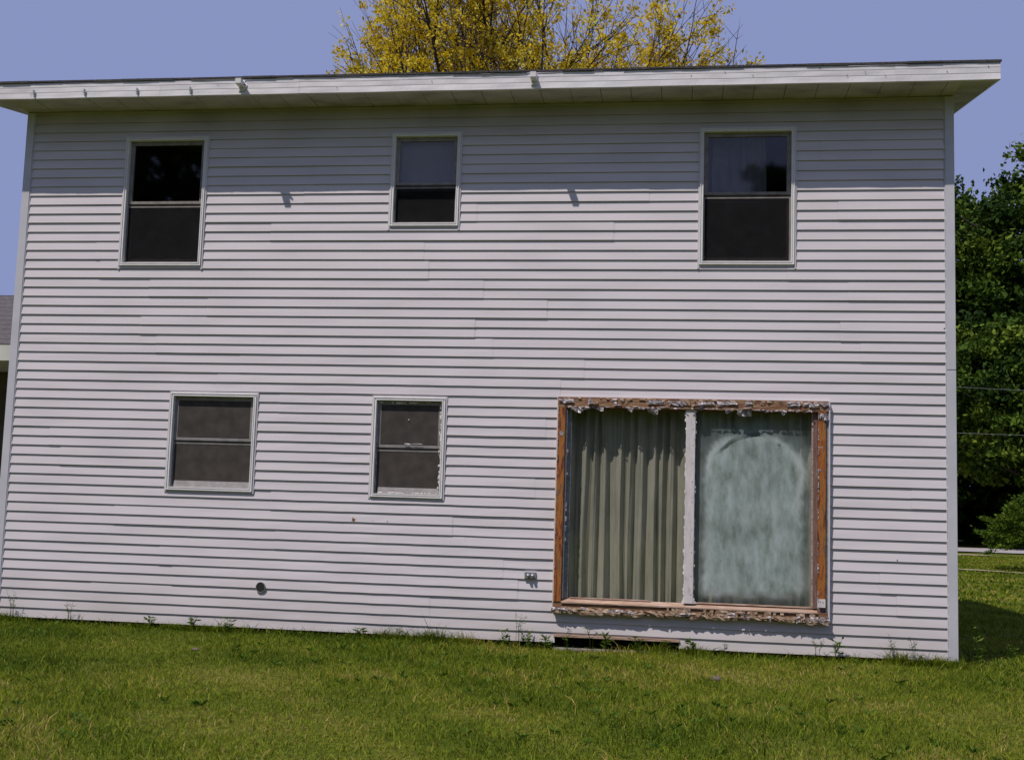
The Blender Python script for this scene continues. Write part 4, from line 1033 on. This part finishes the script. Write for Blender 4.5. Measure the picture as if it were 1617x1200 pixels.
# low broad-leaved plants scattered in the lawn
n = 420; x = nrs.uniform(-8, 4, n); y = nrs.uniform(-6.4, -0.05, n); m = inview(x, y) & (wn(x, y, 1.1, 5, 8) > -0.2); x, y = x[m], y[m]; n = len(x)
k = 8; a = np.tile(np.arange(k) * 0.785, n) + nrs.uniform(0, .5, n * k); Cc = np.repeat(np.stack([x, y, gz(x, y) + 0.012], 1), k, 0)
d = np.stack([np.cos(a), np.sin(a), nrs.uniform(0.3, 0.95, n * k)], 1)
cl = leaves('clover', Cc, 0.055, MAT['weed'], None, nrs, np.clip(np.repeat(nrs.uniform(0, .7, n), k) + nrs.normal(0, .1, n * k), 0, 1), 0.36, dirs=d)
tag(cl, 'low broad-leaved clover and dandelion leaves sprinkled through the lawn', 'ground cover', kind='stuff')

# tall weeds against the wall, each its own plant
def weed(x, y, h, kind_, label, seed, group='tall weeds along the foot of the wall'):
    rs = random.Random(seed); nr = np.random.RandomState(seed)
    t = empty('weed', (x, y, float(gz(x, y))), label, 'weed', group)
    mb = MB(); C_ = []; D = []
    ns = 4 if kind_ == 'stalk' else 3
    for s in range(ns):
        a = rs.uniform(0, 6.28); l = h * rs.uniform(.6, 1); lean = rs.uniform(.08, .4) * l
        p = [Vector((0.02 * math.cos(a), 0.02 * math.sin(a) * .3, 0)), Vector((lean * .35 * math.cos(a), -abs(lean * .2 * math.sin(a)), l * .55)), Vector((lean * math.cos(a), -abs(lean * .4 * math.sin(a)), l))]
        mb.tube(p, [0.0022, 0.0018, 0.001], 4)
        for q in range(9 if kind_ == 'leafy' else 6):
            f = rs.uniform(.15, 1) if kind_ == 'leafy' else rs.uniform(.55, 1)
            pp = p[0].lerp(p[1], f * 2) if f < .5 else p[1].lerp(p[2], f * 2 - 1)
            C_.append(tuple(pp)); an = rs.uniform(0, 6.28); D.append((math.cos(an), math.sin(an) * .5 - .2, rs.uniform(-.1, .8)))
    mb.build('stem', MAT['weed'], t)
    leaves('foliage', np.array(C_), 0.066 if kind_ == 'leafy' else 0.04, MAT['weed'], t, nr, None, 0.26 if kind_ == 'leafy' else 0.16, dirs=np.array(D))
W_ = [(-1.74, .17, 'leafy', 'small leafy weed left of the tall grassy one, near the outlet box'), (-1.60, .33, 'stalk', 'tallest grassy weed under the outlet box, left of the wide window'),
      (-1.50, .20, 'leafy', 'bushy short weed at the left end of the crawl vent'), (-1.12, .20, 'stalk', 'thin weed in front of the left end of the crawl vent'),
      (-0.86, .27, 'stalk', 'feathery weed in front of the crawl vent, below the left pane'), (-0.70, .17, 'leafy', 'leafy weed at the middle of the crawl vent'),
      (-0.42, .14, 'leafy', 'short leafy weed right of the middle of the crawl vent'), (-0.12, .13, 'stalk', 'wispy weed at the right end of the crawl vent'),
      (0.10, .12, 'leafy', 'dark leafy sprout just right of the crawl vent'), (0.42, .13, 'stalk', 'thin sprig below the fogged pane'),
      (1.30, .20, 'stalk', 'wispy weed below the right end of the wide window'), (1.48, .20, 'leafy', 'big-leaved dark weed right of the wide window'),
      (2.02, .26, 'stalk', 'tall thin grassy weed near the right corner post'), (2.20, .30, 'stalk', 'tall seedy weed closest to the right corner post'),
      (-7.00, .30, 'stalk', 'tall dry wisp at the left end of the wall'), (-6.35, .22, 'stalk', 'thin grassy stalk near the left end of the wall'),
      (-5.45, .12, 'leafy', 'leafy sprout below the squarish left window'), (-4.98, .15, 'leafy', 'broad-leaved clump under the squarish left window'),
      (-4.60, .16, 'leafy', 'broad-leaved clump just left of the round vent'), (-3.20, .12, 'leafy', 'leafy sprout below the narrow window'),
      (-2.80, .14, 'stalk', 'grassy sprig right of the narrow window'), (-1.32, .16, 'leafy', 'leafy weed hugging the left edge of the crawl vent')]
for i, (x, h, kd, lb) in enumerate(W_):
    weed(x, -0.07, h * 1.15, kd, lb, 200 + i)
weed(2.86, 0.25, 0.42, 'leafy', 'bushy pale weed beside the right house corner', 301)
weed(3.10, 0.10, 0.26, 'stalk', 'thin grassy weed right of the house corner on the shaded lawn', 302)
# small stones and litter on the lawn
st = noise_mat('field_stone', [(0.3, (0.09, 0.07, 0.055)), (0.7, (0.17, 0.135, 0.11))], 30, rough=0.9, bump=0.5)
def stone(x, y, r, label, seed):
    rs = random.Random(seed); mb = MB(); nu, nv = 10, 6
    for j in range(nv + 1):
        for i in range(nu):
            th = math.pi * j / nv; ph = 2 * math.pi * i / nu; q = r * (1 + rs.uniform(-.18, .18))
            mb.v.append((q * 1.3 * math.sin(th) * math.cos(ph), q * math.sin(th) * math.sin(ph), q * .6 * math.cos(th)))
    for j in range(nv):
        for i in range(nu):
            mb.f.append((j * nu + i, j * nu + (i + 1) % nu, (j + 1) * nu + (i + 1) % nu, (j + 1) * nu + i))
    o = mb.build('stone', st, smooth=True); o.location = (x, y, float(gz(x, y)) + r * .45); tag(o, label, 'stone', 'stones on the lawn')
stone(0.30, -1.75, 0.040, 'brownish stone in the grass below the wide window', 1)
stone(-4.32, -1.55, 0.028, 'small pale stone in the dry patch below the round vent', 2)
stone(-0.98, -0.16, 0.035, 'reddish stone by the ledge of the crawl vent', 3)
print('done')
